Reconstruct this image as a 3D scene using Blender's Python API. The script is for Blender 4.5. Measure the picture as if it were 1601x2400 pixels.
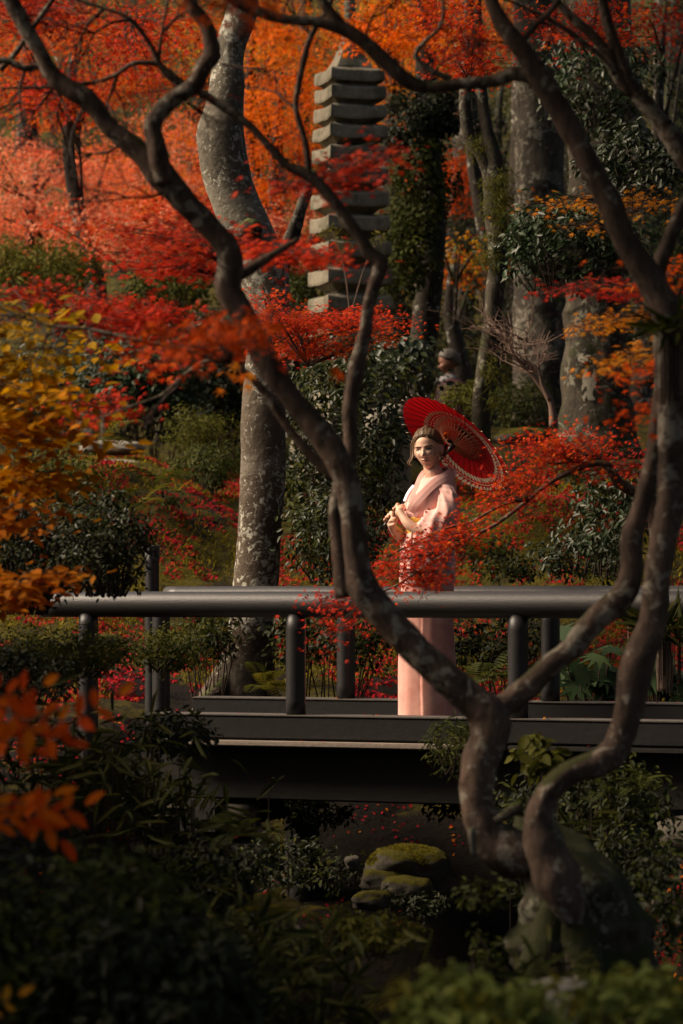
import bpy, bmesh, math, random
import numpy as np
from mathutils import Vector, Matrix, noise as mn
R = math.radians
random.seed(7); rng = np.random.default_rng(7)
scn = bpy.context.scene
for o in list(bpy.data.objects): bpy.data.objects.remove(o)
COL = scn.collection

# ------------------------------------------------------------ camera
FX = 7040.0; HZ = 1230.0; CZ = 1.14       # focal length in photo pixels, horizon row, eye height above the deck
cam = bpy.data.cameras.new('camera'); camo = bpy.data.objects.new('camera', cam); COL.objects.link(camo)
camo.location = (0, 0, CZ); camo.rotation_euler = (R(90), 0, 0)
cam.sensor_fit = 'VERTICAL'; cam.sensor_height = 36; cam.sensor_width = 24
cam.lens = FX * 36 / 2400; cam.shift_y = (HZ - 1200) / 2400
cam.clip_start = .5; cam.clip_end = 400
cam.dof.use_dof = True; cam.dof.focus_distance = 16.9; cam.dof.aperture_fstop = 3.2
scn.camera = camo

# ------------------------------------------------------------ light
SUN_EL, SUN_AZ = 42, -88                  # azimuth measured from +Y (view direction), negative = to the left
w = bpy.data.worlds.new('World'); scn.world = w; w.use_nodes = True
nt = w.node_tree; bg = nt.nodes['Background']
sky = nt.nodes.new('ShaderNodeTexSky'); sky.sky_type = 'NISHITA'; sky.sun_disc = False
sky.sun_elevation = R(SUN_EL); sky.sun_rotation = R(SUN_AZ); sky.dust_density = 4; sky.ozone_density = .5; sky.air_density = 1.0
nt.links.new(sky.outputs[0], bg.inputs[0]); bg.inputs[1].default_value = .07
sl = bpy.data.lights.new('sun', 'SUN'); sl.energy = 3.5; sl.angle = R(26); sl.color = (1, .90, .78)
so = bpy.data.objects.new('sun', sl); COL.objects.link(so)
sd = Vector((math.sin(R(SUN_AZ))*math.cos(R(SUN_EL)), math.cos(R(SUN_AZ))*math.cos(R(SUN_EL)), math.sin(R(SUN_EL))))
so.rotation_euler = sd.to_track_quat('Z', 'Y').to_euler(); so.location = sd*30
scn.view_settings.view_transform = 'Standard'; scn.view_settings.look = 'None'
scn.view_settings.exposure = 1.0; scn.view_settings.gamma = 1
scn.view_settings.use_curve_mapping = False
scn.view_settings.use_white_balance = True; scn.view_settings.white_balance_temperature = 7600; scn.view_settings.white_balance_tint = 12
scn.cycles.max_bounces = 7; scn.cycles.diffuse_bounces = 3; scn.cycles.transmission_bounces = 4; scn.cycles.transparent_max_bounces = 4
scn.cycles.caustics_reflective = False; scn.cycles.caustics_refractive = False
scn.cycles.sample_clamp_indirect = 4

# ------------------------------------------------------------ helpers
def P(px, py, D): return Vector(((px-800.5)/FX*D, D, CZ+(HZ-py)/FX*D))
def M(px, D): return px/FX*D
def smooth(a, b, x):
    t = min(1, max(0, (x-a)/(b-a))); return t*t*(3-2*t)
def lerp(a, b, t): return a+(b-a)*t
def interp(tab, x): return float(np.interp(x, [t[0] for t in tab], [t[1] for t in tab]))

def props(o, label=None, cat=None, group=None, kind=None):
    if label: o['label'] = label
    if cat: o['category'] = cat
    if group: o['group'] = group
    if kind: o['kind'] = kind
    return o
def thing(name, label, cat, loc=(0,0,0), group=None):
    o = bpy.data.objects.new(name, None); COL.objects.link(o); o.location = loc; o.empty_display_size = .2
    return props(o, label, cat, group)
def link(name, me, mat=None, parent=None, loc=(0,0,0), kind=None):
    """geometry is written in world coordinates unless loc is given; children undo the root's location"""
    o = bpy.data.objects.new(name, me); COL.objects.link(o)
    if mat is not None and not me.materials: me.materials.append(mat)
    l = Vector(loc)
    if parent is not None:
        o.parent = parent
        p = parent; off = Vector((0,0,0))
        while p is not None: off += p.location; p = p.parent
        l = l-off
    o.location = l
    if kind: o['kind'] = kind
    return o
def mesh(name, vs, fs, smooth_=True):
    me = bpy.data.meshes.new(name); me.from_pydata([tuple(v) for v in vs], [], fs); me.update()
    if smooth_: me.polygons.foreach_set('use_smooth', [True]*len(me.polygons))
    return me
def bm_mesh(name, bm, smooth_=False):
    me = bpy.data.meshes.new(name); bm.normal_update(); bm.to_mesh(me); bm.free()
    if smooth_: me.polygons.foreach_set('use_smooth', [True]*len(me.polygons))
    return me
def catmull(pts, step):
    """pts: list of (Vector, r); resampled"""
    out = []
    n = len(pts)
    for i in range(n-1):
        p0 = pts[max(i-1,0)]; p1 = pts[i]; p2 = pts[i+1]; p3 = pts[min(i+2,n-1)]
        k = max(1, int((p2[0]-p1[0]).length/step))
        for j in range(k):
            t = j/k; t2 = t*t; t3 = t2*t
            v = .5*((2*p1[0])+(p2[0]-p0[0])*t+(2*p0[0]-5*p1[0]+4*p2[0]-p3[0])*t2+(3*p1[0]-p0[0]-3*p2[0]+p3[0])*t3)
            out.append((v, lerp(p1[1], p2[1], t*t*(3-2*t))))
    out.append(pts[-1]); return out
def tube_data(pts, sides=12, step=.06, rough=.12, nscale=5, cap=True, base=0, seed=0.0, wob=0.0, fine=0.0):
    pp = catmull(pts, step); vs = []; fs = []
    up = None
    for i, (c, r) in enumerate(pp):
        a = pp[min(i+1, len(pp)-1)][0]-pp[max(i-1, 0)][0]
        if a.length < 1e-7: a = Vector((0,0,1))
        a.normalize()
        if up is None:
            up = Vector((0,1,0)) if abs(a.y) < .9 else Vector((1,0,0))
        x = up-a*up.dot(a)
        if x.length < 1e-5: x = a.orthogonal()
        x.normalize(); up = x; y = a.cross(x)
        if wob: c = c+Vector((mn.noise(c*3+Vector((seed,0,0))), mn.noise(c*3+Vector((0,seed+7,0))), mn.noise(c*3+Vector((0,0,seed+3)))))*wob
        for k in range(sides):
            th = 2*math.pi*k/sides
            d = x*math.cos(th)+y*math.sin(th)
            q = c+d*r
            if rough:
                s = Vector((seed*3.1, seed, 0))
                rr = 1+rough*(mn.noise(q*nscale+s)+.5*mn.noise(q*nscale*2.7+s))+rough*.8*math.cos(th*3+i*.08+seed)*mn.noise(c*2+s)
                q = c+d*r*rr
            if fine: q = q+d*r*fine*(mn.noise(q*28+s)+.9*mn.noise(q*60+s))
            vs.append(q)
    m = len(pp)
    for i in range(m-1):
        for k in range(sides):
            a0 = base+i*sides+k; a1 = base+i*sides+(k+1) % sides
            fs.append((a0, a1, a1+sides, a0+sides))
    if cap:
        fs.append(tuple(base+k for k in range(sides))[::-1]); fs.append(tuple(base+(m-1)*sides+k for k in range(sides)))
    return vs, fs
def tube_px(name, pxpts, mat, parent=None, **kw):
    """pxpts: (px, py, depth, width in photo px)"""
    pts = [(P(a, b, D), M(wd/2, D)) for a, b, D, wd in pxpts]
    vs, fs = tube_data(pts, **kw); o = link(name, mesh(name, vs, fs), mat, parent); return o
def tubes(name, plist, mat, parent=None, kind=None, sides=5, **kw):
    V = []; F = []
    for pts in plist:
        vs, fs = tube_data(pts, sides=sides, base=len(V), **kw); V += vs; F += fs
    return link(name, mesh(name, V, F), mat, parent, kind=kind)
def box_bm(bm, c, s, rot=None, bevel=0):
    r = bmesh.ops.create_cube(bm, size=1); vv = r['verts']
    for v in vv: v.co = Vector((v.co.x*s[0], v.co.y*s[1], v.co.z*s[2]))
    if bevel:
        es = list({e for v in vv for e in v.link_edges})
        rr = bmesh.ops.bevel(bm, geom=es, offset=bevel, segments=2, affect='EDGES'); vv = list({v for f in rr['faces'] for v in f.verts}|{v for v in vv if v.is_valid})
    for v in vv:
        if rot is not None: v.co = rot @ v.co
        v.co += Vector(c)
    return vv

# ------------------------------------------------------------ materials
MATS = {}
class NT:
    def __init__(s, name):
        s.m = bpy.data.materials.new(name); s.m.use_nodes = True; s.t = s.m.node_tree
        s.b = s.t.nodes['Principled BSDF']; s.out = s.t.nodes['Material Output']
    def n(s, typ, **kw):
        n = s.t.nodes.new(typ)
        for k, v in kw.items():
            if k.startswith('i_'):
                key = k[2:]; key = int(key) if key.isdigit() else key.replace('_', ' ')
                n.inputs[key].default_value = v
            else: setattr(n, k, v)
        return n
    def l(s, a, b): s.t.links.new(a, b)
    def coord(s, kind='Object', scale=(1,1,1)):
        tc = s.n('ShaderNodeTexCoord'); mp = s.n('ShaderNodeMapping'); mp.inputs['Scale'].default_value = scale
        s.l(tc.outputs[kind], mp.inputs[0]); return mp.outputs[0]
    def noise(s, vec, scale, detail=4, rough=.6, dist=0):
        n = s.n('ShaderNodeTexNoise', i_Scale=scale, i_Detail=detail, i_Roughness=rough, i_Distortion=dist)
        if vec is not None: s.l(vec, n.inputs['Vector'])
        return n.outputs['Fac']
    def ramp(s, fac, stops, interp='LINEAR'):
        r = s.n('ShaderNodeValToRGB'); r.color_ramp.interpolation = interp; e = r.color_ramp.elements
        while len(e) < len(stops): e.new(.5)
        for k, (p, c) in enumerate(stops):
            e[k].position = p; e[k].color = (c, c, c, 1) if isinstance(c, (int, float)) else (*c, 1)
        s.l(fac, r.inputs[0]); return r.outputs[0]
    def mix(s, f, a, b, mode='MIX'):
        m = s.n('ShaderNodeMix', data_type='RGBA', blend_type=mode)
        for sock, v in ((m.inputs[0], f), (m.inputs[6], a), (m.inputs[7], b)):
            if isinstance(v, (int, float)): sock.default_value = v
            elif isinstance(v, tuple): sock.default_value = (*v, 1)
            else: s.l(v, sock)
        return m.outputs[2]
    def math(s, op, a, b=0.0):
        m = s.n('ShaderNodeMath', operation=op)
        for sock, v in ((m.inputs[0], a), (m.inputs[1], b)):
            if isinstance(v, (int, float)): sock.default_value = v
            else: s.l(v, sock)
        return m.outputs[0]
    def bump(s, h, strength=.5, dist=.02):
        b = s.n('ShaderNodeBump', i_Strength=strength, i_Distance=dist); s.l(h, b.inputs['Height']); s.l(b.outputs[0], s.b.inputs['Normal']); return b
    def base(s, c):
        if isinstance(c, tuple): s.b.inputs['Base Color'].default_value = (*c, 1)
        else: s.l(c, s.b.inputs['Base Color'])
    def rough(s, v, spec=.3):
        s.b.inputs['Roughness'].default_value = v; s.b.inputs['Specular IOR Level'].default_value = spec

def plain(name, col, rough=.6, spec=.3, nscale=30, var=.25, bump=.15):
    if name in MATS: return MATS[name]
    t = NT(name); c = t.coord()
    f = t.noise(c, nscale, 4)
    t.base(t.mix(f, tuple(x*(1-var) for x in col), tuple(min(1, x*(1+var)) for x in col)))
    t.rough(rough, spec)
    if bump: t.bump(f, bump, .005)
    MATS[name] = t.m; return t.m

def bark(name, dark, light, lichen=(.45,.43,.36), amt=.0, moss=.0, scale=1.0, mosscol=(.05,.06,.012), vstretch=.35, blotch=.0, lscale=17, foot=None):
    t = NT(name); c = t.coord('Object', (1,1,vstretch)); c2 = t.coord('Object')
    f = t.noise(c, 26*scale, 8, .65, .4); f2 = t.noise(c2, 4*scale, 4)
    col = t.mix(t.ramp(f, [(.3,0.0),(.7,1.0)]), dark, light)
    col = t.mix(t.ramp(f2, [(.35,0.0),(.65,.55)]), col, tuple(x*.45 for x in dark))
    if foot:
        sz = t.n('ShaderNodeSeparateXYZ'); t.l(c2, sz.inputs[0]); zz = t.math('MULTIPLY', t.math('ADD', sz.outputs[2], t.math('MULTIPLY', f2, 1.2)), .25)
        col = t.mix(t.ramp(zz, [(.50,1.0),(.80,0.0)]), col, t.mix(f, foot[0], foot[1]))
    if amt > 0:
        g = t.noise(c2, lscale*scale, 7, .7, .6); g2 = t.noise(c2, 3.1*scale, 3)
        g3 = t.math('ADD', g, t.math('MULTIPLY', t.math('SUBTRACT', g2, .5), .5))
        mk = t.ramp(g3, [(.68-amt*.3, 0.0), (.72-amt*.3, 1.0)])
        col = t.mix(mk, col, t.mix(f, tuple(x*.6 for x in lichen), lichen))
    if blotch > 0:
        v = t.noise(c2, 2.2*scale, 5, .6, 1.2)
        col = t.mix(t.ramp(v, [(.56,0.0),(.60,blotch)]), col, tuple(x*1.1 for x in lichen))
    if moss > 0:
        ge = t.n('ShaderNodeNewGeometry'); sx = t.n('ShaderNodeSeparateXYZ'); t.l(ge.outputs['Normal'], sx.inputs[0])
        k = t.math('ADD', t.math('MULTIPLY', sx.outputs[2], .35), t.noise(c2, 5*scale, 6, .7))
        col = t.mix(t.ramp(k, [(.75-moss*.35, 0.0), (.85-moss*.35, 1.0)]), col, mosscol)
    t.base(col); t.rough(.85, .25)
    hh = t.math('ADD', t.math('MULTIPLY', f, .7), t.noise(c2, 9*scale, 6, .7))
    t.bump(hh, .8, .02); MATS[name] = t.m; return t.m

def leafmat(name, stops, trans=.4, rough=.65, spec=.07, tint=.14):
    """stops: colours over the per-leaf number 'rnd'"""
    t = NT(name); a = t.n('ShaderNodeAttribute', attribute_name='rnd')
    col = t.ramp(a.outputs['Fac'], [(i/(len(stops)-1) if len(stops) > 1 else 0, s) for i, s in enumerate(stops)])
    c = t.coord('Object'); f = t.noise(c, 60, 2)
    col = t.mix(f, t.mix(.3, col, (0,0,0)), t.mix(tint, col, tuple(min(1, x*1.5) for x in stops[-1])))
    t.base(col); t.rough(rough, spec)
    tr = t.n('ShaderNodeBsdfTranslucent'); t.l(col, tr.inputs[0])
    ms = t.n('ShaderNodeMixShader'); ms.inputs[0].default_value = trans
    t.l(t.b.outputs[0], ms.inputs[1]); t.l(tr.outputs[0], ms.inputs[2]); t.l(ms.outputs[0], t.out.inputs[0])
    MATS[name] = t.m; return t.m

# ------------------------------------------------------------ leaves
def maple_outline(lobes=7):
    pts = [(0.0, -.12)]
    angs = {7: [-128,-86,-43,0,43,86,128], 5: [-115,-60,0,60,115]}[lobes]
    rad = {7: [.42,.74,.95,1.08,.95,.74,.42], 5: [.55,.9,1.05,.9,.55]}[lobes]
    for i, (a, r) in enumerate(zip(angs, rad)):
        pts.append((math.sin(R(a))*r, math.cos(R(a))*r))
        if i < len(angs)-1:
            am = R((a+angs[i+1])/2); rr = .24 if lobes == 7 else .30
            pts.append((math.sin(am)*rr, math.cos(am)*rr))
    return np.array([(x*.55, y*.55+.1, -.16*(x*x+y*y)) for x, y in pts])
SH = {
 'maple': (maple_outline(7), 'ngon'), 'maple5': (maple_outline(5), 'ngon'),
 'oval': (np.array([(0,0,0),(.19,.28,.07),(.20,.62,.06),(0,1.0,-.10),(-.20,.62,.06),(-.19,.28,.07)]), [(0,1,2,3),(0,3,4,5)]),
 'ovalb': (np.array([(0,0,0),(.27,.22,.07),(.30,.55,.07),(0,1.0,-.08),(-.30,.55,.07),(-.27,.22,.07)]), [(0,1,2,3),(0,3,4,5)]),
 'lance': (np.array([(0,0,0),(.08,.3,.02),(.06,.7,.0),(0,1.0,-.12),(-.06,.7,.0),(-.08,.3,.02)]), [(0,1,2,3),(0,3,4,5)]),
 'blade': (np.array([(-.022,0,0),(.022,0,0),(.03,.5,.12),(0,1.0,-.06),(-.03,.5,.12)]), [(0,1,2,3,4)]),
}
def rotmats(nrm, yaw_dir):
    """nrm (N,3) unit normals, yaw_dir (N,3) wished tip directions -> matrices with columns x, y(tip), z(normal)"""
    z = nrm/np.linalg.norm(nrm, axis=1, keepdims=True)
    y = yaw_dir-z*np.sum(yaw_dir*z, axis=1, keepdims=True)
    y /= np.linalg.norm(y, axis=1, keepdims=True)+1e-9
    x = np.cross(y, z); return np.stack([x, y, z], axis=2)
def orient(n, tilt, droop=0.3, face=0.0):
    v = rng.normal(size=(n,3)); v[:, 2] *= .4
    nrm = np.array([0,-face,1.0])+v*tilt
    yaw = rng.normal(size=(n,3)); yaw[:, 2] = yaw[:, 2]*.4-droop
    return rotmats(nrm, yaw)
def leaf_mesh(name, shape, pos, size, rot, rnd, sx=None):
    T, F = SH[shape]; n = len(pos); k = len(T)
    loc = T[None]*np.asarray(size)[:, None, None]
    v = np.einsum('nij,nkj->nki', rot, loc)+pos[:, None, :]
    me = bpy.data.meshes.new(name)
    if F == 'ngon': F = [tuple(range(k))]
    lt = [len(f) for f in F]; flat = np.concatenate([np.array(f) for f in F])
    idx = (flat[None]+(np.arange(n)*k)[:, None]).ravel()
    starts1 = np.cumsum([0]+lt[:-1]); L = sum(lt)
    starts = (starts1[None]+(np.arange(n)*L)[:, None]).ravel()
    me.vertices.add(n*k); me.vertices.foreach_set('co', v.astype(np.float32).ravel())
    me.loops.add(len(idx)); me.loops.foreach_set('vertex_index', idx.astype(np.int32))
    me.polygons.add(len(starts)); me.polygons.foreach_set('loop_start', starts.astype(np.int32))
    me.update(calc_edges=True); me.validate()
    at = me.attributes.new('rnd', 'FLOAT', 'POINT'); at.data.foreach_set('value', np.repeat(rnd, k).astype(np.float32))
    return me
_single = {}
def single_leaf_mesh(shape, q, mat):
    key = (shape, q, mat.name)
    if key not in _single:
        me = leaf_mesh('leaf', shape, np.zeros((1,3)), [1.0], np.eye(3)[None], np.array([q/5]))
        me.materials.append(mat); _single[key] = me
    return _single[key]
def add_leaves(parent, shape, pos, size, rot, rnd, mat, singles=0, name='leaf', massname='foliage'):
    """the largest ones each an object of its own, the rest one mass"""
    n = len(pos); singles = min(singles, n)
    cnt = parent.get('_n', 0); singles = max(0, min(singles, 298-cnt))
    if singles:
        dist = pos[:, 1]; vis = np.abs(pos[:, 0]/dist)*FX < 860
        order = np.argsort(np.where(vis, -np.asarray(size)/dist, 0)+rng.random(n)*1e-3)
    else: order = np.arange(n)
    off = Vector((0,0,0)); p = parent
    while p is not None: off += p.location; p = p.parent
    for i in order[:singles]:
        o = bpy.data.objects.new(name, single_leaf_mesh(shape, int(rnd[i]*5.99), mat)); COL.objects.link(o); o.parent = parent
        s = float(size[i]); m = Matrix([[rot[i][a][b]*s for b in range(3)]+[pos[i][a]-off[a]] for a in range(3)]+[[0,0,0,1]])
        o.matrix_local = m
    if singles: parent['_n'] = cnt+singles
    rest = order[singles:]
    if len(rest):
        o = link(massname, leaf_mesh(massname, shape, pos[rest], np.asarray(size)[rest], rot[rest], np.asarray(rnd)[rest]), mat, parent, kind='stuff'); return o

def spray(parent, anchor, cx, cy, rx, ry, D, dd, n, leaf, mat, twmat, shape='maple', nt=9, tilt=.55, singles=0, lo=0.0, hi=1.0, ang=0, spread=.085, vs=.018, face=.4, tw=5, droop=.35, sub=4):
    """one bough of foliage: twigs fan out from an anchor (px,py,D) to an ellipse; leaves sit along the outer part of the twigs"""
    A0 = P(*anchor); A = P(anchor[0], anchor[1], D+random.uniform(-.1,.1)); tl = []; seg = []; n = int(n*(1.4 if D < 14.2 or D > 16 else .95)); leaf *= 1.22; tw *= .6; nt = int(nt*1.5); tilt *= .8
    if abs(anchor[2]-D) > .3: tl.append([(A0, M(tw*.6, D)), (A0.lerp(A, .5)+Vector((0,0,.02)), M(tw*.5, D)), (A, M(tw*.45, D))])
    ca, sa = math.cos(R(ang)), math.sin(R(ang))
    for i in range(nt):
        for _ in range(20):
            u, v = random.uniform(-1, 1), random.uniform(-1, 1)
            if u*u+v*v < 1: break
        ex = cx+(u*rx)*ca-(v*ry)*sa; ey = cy+(u*rx)*sa+(v*ry)*ca
        E = P(ex, ey, D+random.uniform(-dd, dd))
        mid = A.lerp(E, .5)+Vector((random.uniform(-.05,.05), random.uniform(-.1,.1), min(.05, .06*(E-A).length)))
        r0 = M(tw/2, D); tl.append([(A, r0), (mid, r0*.6), (E, r0*.25)]); seg.append((A, mid, E))
        for k in range(sub):
            t = random.uniform(.35, .95); q = mid.lerp(E, (t-.5)*2) if t > .5 else A.lerp(mid, t*2)
            d = Vector((random.gauss(0,1), random.gauss(0,1), random.gauss(0,.25)))*spread*1.3
            tl.append([(q, r0*.4), (q+d*.5+Vector((0,0,.01)), r0*.3), (q+d, r0*.15)])
            seg.append((q, q+d*.5, q+d))
    tubes('twigs', tl, twmat, parent, kind='stuff', sides=4, step=.25, rough=0, cap=False)
    main = [i for i in range(len(seg)) if i % (sub+1) == 0]
    k = rng.integers(0, len(seg), n); t = .3+.75*rng.random(n)**.7
    ismain = (k % (sub+1)) == 0
    t = np.where(ismain, t, rng.random(n)*1.1)
    a = np.array([[*s[0]] for s in seg])[k]; m = np.array([[*s[1]] for s in seg])[k]; e = np.array([[*s[2]] for s in seg])[k]
    tt = t[:, None]; p = np.where(tt < .5, a+(m-a)*tt*2, m+(e-m)*(tt-.5)*2)
    off = rng.normal(size=(n,3))*spread*np.array([.75,.75,0]); off[:, 2] = rng.normal(size=n)*vs-np.abs(off[:, 0])*.15
    p = p+off
    size = leaf*rng.uniform(.65, 1.2, n); rot = orient(n, tilt, droop, face)
    base = rng.random(len(seg))[k]
    rnd = lo+(hi-lo)*np.clip(base*.55+rng.random(n)*.6-.05, 0, 1)
    add_leaves(parent, shape, p, size, rot, rnd, mat, singles)

def cloud(parent, cx, cy, rx, ry, D, dd, n, leaf, mat, shape='oval', clumps=14, cl=.22, tilt=1.0, singles=0, lo=0.0, hi=1.0, face=.5, droop=.2, stems=None, base=None, name='foliage', flat=.75):
    """shrub: leaves gathered in clumps spread through an ellipsoid; stems run from the base to the clumps"""
    C = P(cx, cy, D); X = M(rx, D); Z = M(ry, D)
    cc = []
    while len(cc) < clumps:
        u = rng.uniform(-1, 1, 3)
        d = np.linalg.norm(u)
        if .25 < d < 1.0: cc.append((C.x+u[0]*X, C.y+u[1]*dd, C.z+u[2]*Z))
    cc = np.array(cc); k = rng.integers(0, clumps, n)
    cr = (rng.uniform(.6, 1.3, clumps)*cl)[k]
    v = rng.normal(size=(n,3)); v /= np.linalg.norm(v, axis=1, keepdims=True); v *= (rng.random(n)**.4)[:, None]*cr[:, None]; v[:, 2] *= flat
    p = cc[k]+v
    size = leaf*rng.uniform(.6, 1.25, n)
    nrm = v/cr[:, None]*1.1+np.array([0,-face,.8])+rng.normal(size=(n,3))*tilt*.45
    yaw = v/cr[:, None]+rng.normal(size=(n,3))*.6; yaw[:, 2] -= droop
    rot = rotmats(nrm, yaw)
    rnd = lo+(hi-lo)*np.clip(rng.random(clumps)[k]*.5+rng.random(n)*.6-.05, 0, 1)
    if stems is not None:
        B = Vector((C.x, C.y, C.z-Z*1.15))
        if base is not None and B.z < base.z+.5: B.z = base.z
        tl = []
        for c in cc:
            c = Vector(c); b = Vector((lerp(B.x, c.x, .6), lerp(B.y, c.y, .6), B.z))
            if random.random() < .5: tl.append([(b, .006), (b.lerp(c, .5)+Vector((random.uniform(-.08,.08), random.uniform(-.08,.08), .04)), .004), (c, .002)])
        tubes('stems', tl, stems, parent, kind='stuff', sides=5, step=.2, rough=0, cap=False)
    add_leaves(parent, shape, p, size, rot, rnd, mat, singles, massname=name)
    return cc
# ------------------------------------------------------------ shared materials
M_FORE = bark('bark_brown', (.030,.018,.012), (.175,.110,.080), amt=.42, moss=.15, lichen=(.27,.23,.18), mosscol=(.035,.035,.008))
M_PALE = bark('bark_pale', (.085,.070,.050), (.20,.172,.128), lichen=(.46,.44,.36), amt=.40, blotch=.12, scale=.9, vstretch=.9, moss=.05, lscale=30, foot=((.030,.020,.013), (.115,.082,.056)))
M_DARKB = bark('bark_dark', (.016,.012,.009), (.055,.042,.03), amt=.22, moss=.35)
M_GREYB = bark('bark_grey', (.018,.014,.010), (.075,.060,.044), amt=.40, blotch=.3, moss=.25, lichen=(.20,.18,.14))
M_MOSSB = bark('bark_mossy', (.018,.013,.008), (.075,.06,.04), amt=.36, moss=.55, lichen=(.20,.19,.14), mosscol=(.022,.024,.005))
M_TWIG = plain('twig', (.030,.018,.013), .8, .2)
M_TWIGL = plain('twig_pale', (.16,.10,.075), .8, .2)
RED = leafmat('leaf_red', [(.34,.007,.010), (.54,.014,.010), (.62,.040,.008), (.70,.13,.010)], .42)
CRIM = leafmat('leaf_crimson', [(.22,.010,.008), (.36,.014,.010), (.46,.030,.012)], .38)
ORAN = leafmat('leaf_orange', [(.66,.040,.006), (.80,.085,.006), (.82,.15,.008), (.80,.24,.012)], .45)
RHOD = leafmat('leaf_fresh_green', [(.07,.09,.020), (.12,.15,.034), (.18,.19,.045)], .35, .6, .08)
YELO = leafmat('leaf_yellow_orange', [(.58,.12,.010), (.64,.20,.014), (.56,.24,.020)], .45)
OLIV = leafmat('leaf_olive', [(.26,.18,.008), (.46,.25,.008), (.56,.25,.008), (.62,.18,.006)], .48)
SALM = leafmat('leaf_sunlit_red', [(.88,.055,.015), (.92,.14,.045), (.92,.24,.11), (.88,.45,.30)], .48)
RUST = leafmat('leaf_rust', [(.16,.008,.006), (.34,.014,.007), (.54,.050,.008)], .4)
GLOS = leafmat('leaf_glossy_green', [(.010,.016,.005), (.020,.030,.009), (.038,.050,.016)], .12, .45, .28)
GRN = leafmat('leaf_green', [(.018,.024,.006), (.035,.045,.009), (.075,.080,.012)], .3, .65, .10)
GRNY = leafmat('leaf_yellow_green', [(.040,.048,.008), (.085,.085,.012), (.16,.13,.016)], .35, .65, .08)
SASA = leafmat('leaf_bamboo_grass', [(.012,.018,.005), (.028,.036,.009), (.07,.065,.016)], .25, .65, .06)
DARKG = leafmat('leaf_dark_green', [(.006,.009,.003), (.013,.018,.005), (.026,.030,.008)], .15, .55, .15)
BLUG = leafmat('leaf_blue_green', [(.014,.030,.012), (.028,.054,.020), (.048,.078,.028)], .2, .5, .2)
MULTI = leafmat('leaf_fallen', [(.20,.003,.012), (.30,.005,.016), (.34,.012,.012), (.46,.15,.012)], .05, .7, .04, 0)

# ------------------------------------------------------------ ground: one sheet to the horizon
BASE = [(-10,-.5),(0,-.45),(6,-.6),(9,-.9),(11,-1.5),(12.6,-2.1),(15.2,-2.2),(16.4,-1.75),(17.4,-1.15),(18.3,-.62),(19.0,-.10),(19.8,.02),(21,.32),(22.5,.8),(24.5,1.25),(28,1.65),(33,2.3),(40,4.6),(55,11),(80,24),(130,40),(400,60)]
def H0(x, y):
    b = interp(BASE, y)
    l = smooth(-.55, -1.55, x)            # left bank
    lb = interp([(-10,-.5),(9,-.9),(11.2,-1.1),(12.8,-.75),(14.2,-.28),(15.6,-.12),(18,-.02),(19.5,.02)], y)
    if y < 19.5: b = lerp(b, max(b, lb), l)
    r = smooth(1.15, 1.75, x)             # right bank
    rb = interp([(-10,-.5),(7,-.62),(9,-.65),(11,-.75),(13,-.75),(15,-.6),(17,-.45),(18.3,-.25),(19.5,.02)], y)
    if y < 19.5: b = lerp(b, max(b, rb), r)
    if y > 19.5:                          # moss mounds
        a = smooth(19.5, 21, y)*smooth(30, 27, y)
        b += a*.28*mn.noise(Vector((x*.75+2, y*.5, 0)))
        b += a*.35*math.exp(-((x+1.7)**2/1.2+(y-24)**2/4))+a*.22*math.exp(-((x-1.9)**2/1.6+(y-23.3)**2/3))
    if y > 19.5: b -= .75*math.exp(-((x-1.0)**2/.5+(y-29.0)**2/1.6))       # hollow of the upper path
    if y > 19.5: b += .10*abs(mn.noise(Vector((x*1.9+5, y*1.5, 1))))*smooth(19.5, 20.5, y)
    if y > 30: b += smooth(30, 45, y)*1.2*mn.noise(Vector((x*.12, y*.12, 4)))
    return b
def H(x, y):
    q = Vector((x, y, 0))
    return H0(x, y)+.05*mn.noise(q*2.3)+.02*mn.noise(q*6.1)
xs = np.concatenate([-np.geomspace(160, 6, 16), np.arange(-5.6, 5.61, .09), np.geomspace(6, 160, 16)])
ys = np.concatenate([np.arange(-12, 7, 1.0), np.arange(7, 29, .09), np.arange(29, 60, .8), np.geomspace(60, 390, 14)])
V = [(x, y, H(x, y)+.03*abs(mn.noise(Vector((x*7, y*7, 3))))+.022*mn.noise(Vector((x*19, y*19, 0)))) for y in ys for x in xs]; nx = len(xs)
F = [(j*nx+i, j*nx+i+1, (j+1)*nx+i+1, (j+1)*nx+i) for j in range(len(ys)-1) for i in range(nx-1)]
t = NT('soil_and_moss'); c = t.coord('Object')
n1 = t.noise(c, 1.6, 5, .62, .6); n2 = t.noise(c, 34, 6, .75); n3 = t.noise(c, 7, 4, .6)
moss = t.mix(n2, (.028,.026,.003), (.17,.130,.010)); moss = t.mix(t.ramp(n3, [(.35,0.0),(.65,.7)]), moss, (.030,.026,.006))
soil = t.mix(n2, (.004,.003,.002), (.018,.011,.007))
sx = t.n('ShaderNodeSeparateXYZ'); t.l(c, sx.inputs[0])
hi = t.ramp(t.math('MULTIPLY', sx.outputs[2], .5), [(.02,0.0),(.25,.18)])      # moss takes hold on the higher, drier ground
mk = t.ramp(t.math('ADD', n1, hi), [(.52,0.0),(.60,1.0)])
moss = t.mix(t.ramp(t.noise(c, 3.2, 5, .7, .5), [(.50,0.0),(.60,.85)]), moss, (.016,.010,.006))
t.base(t.mix(mk, soil, moss)); t.rough(.95, .15); t.bump(t.math('ADD', n2, t.math('MULTIPLY', n3, .8)), 1, .08)
g = link('ground', mesh('ground', V, F), t.m, kind='structure')

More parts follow.
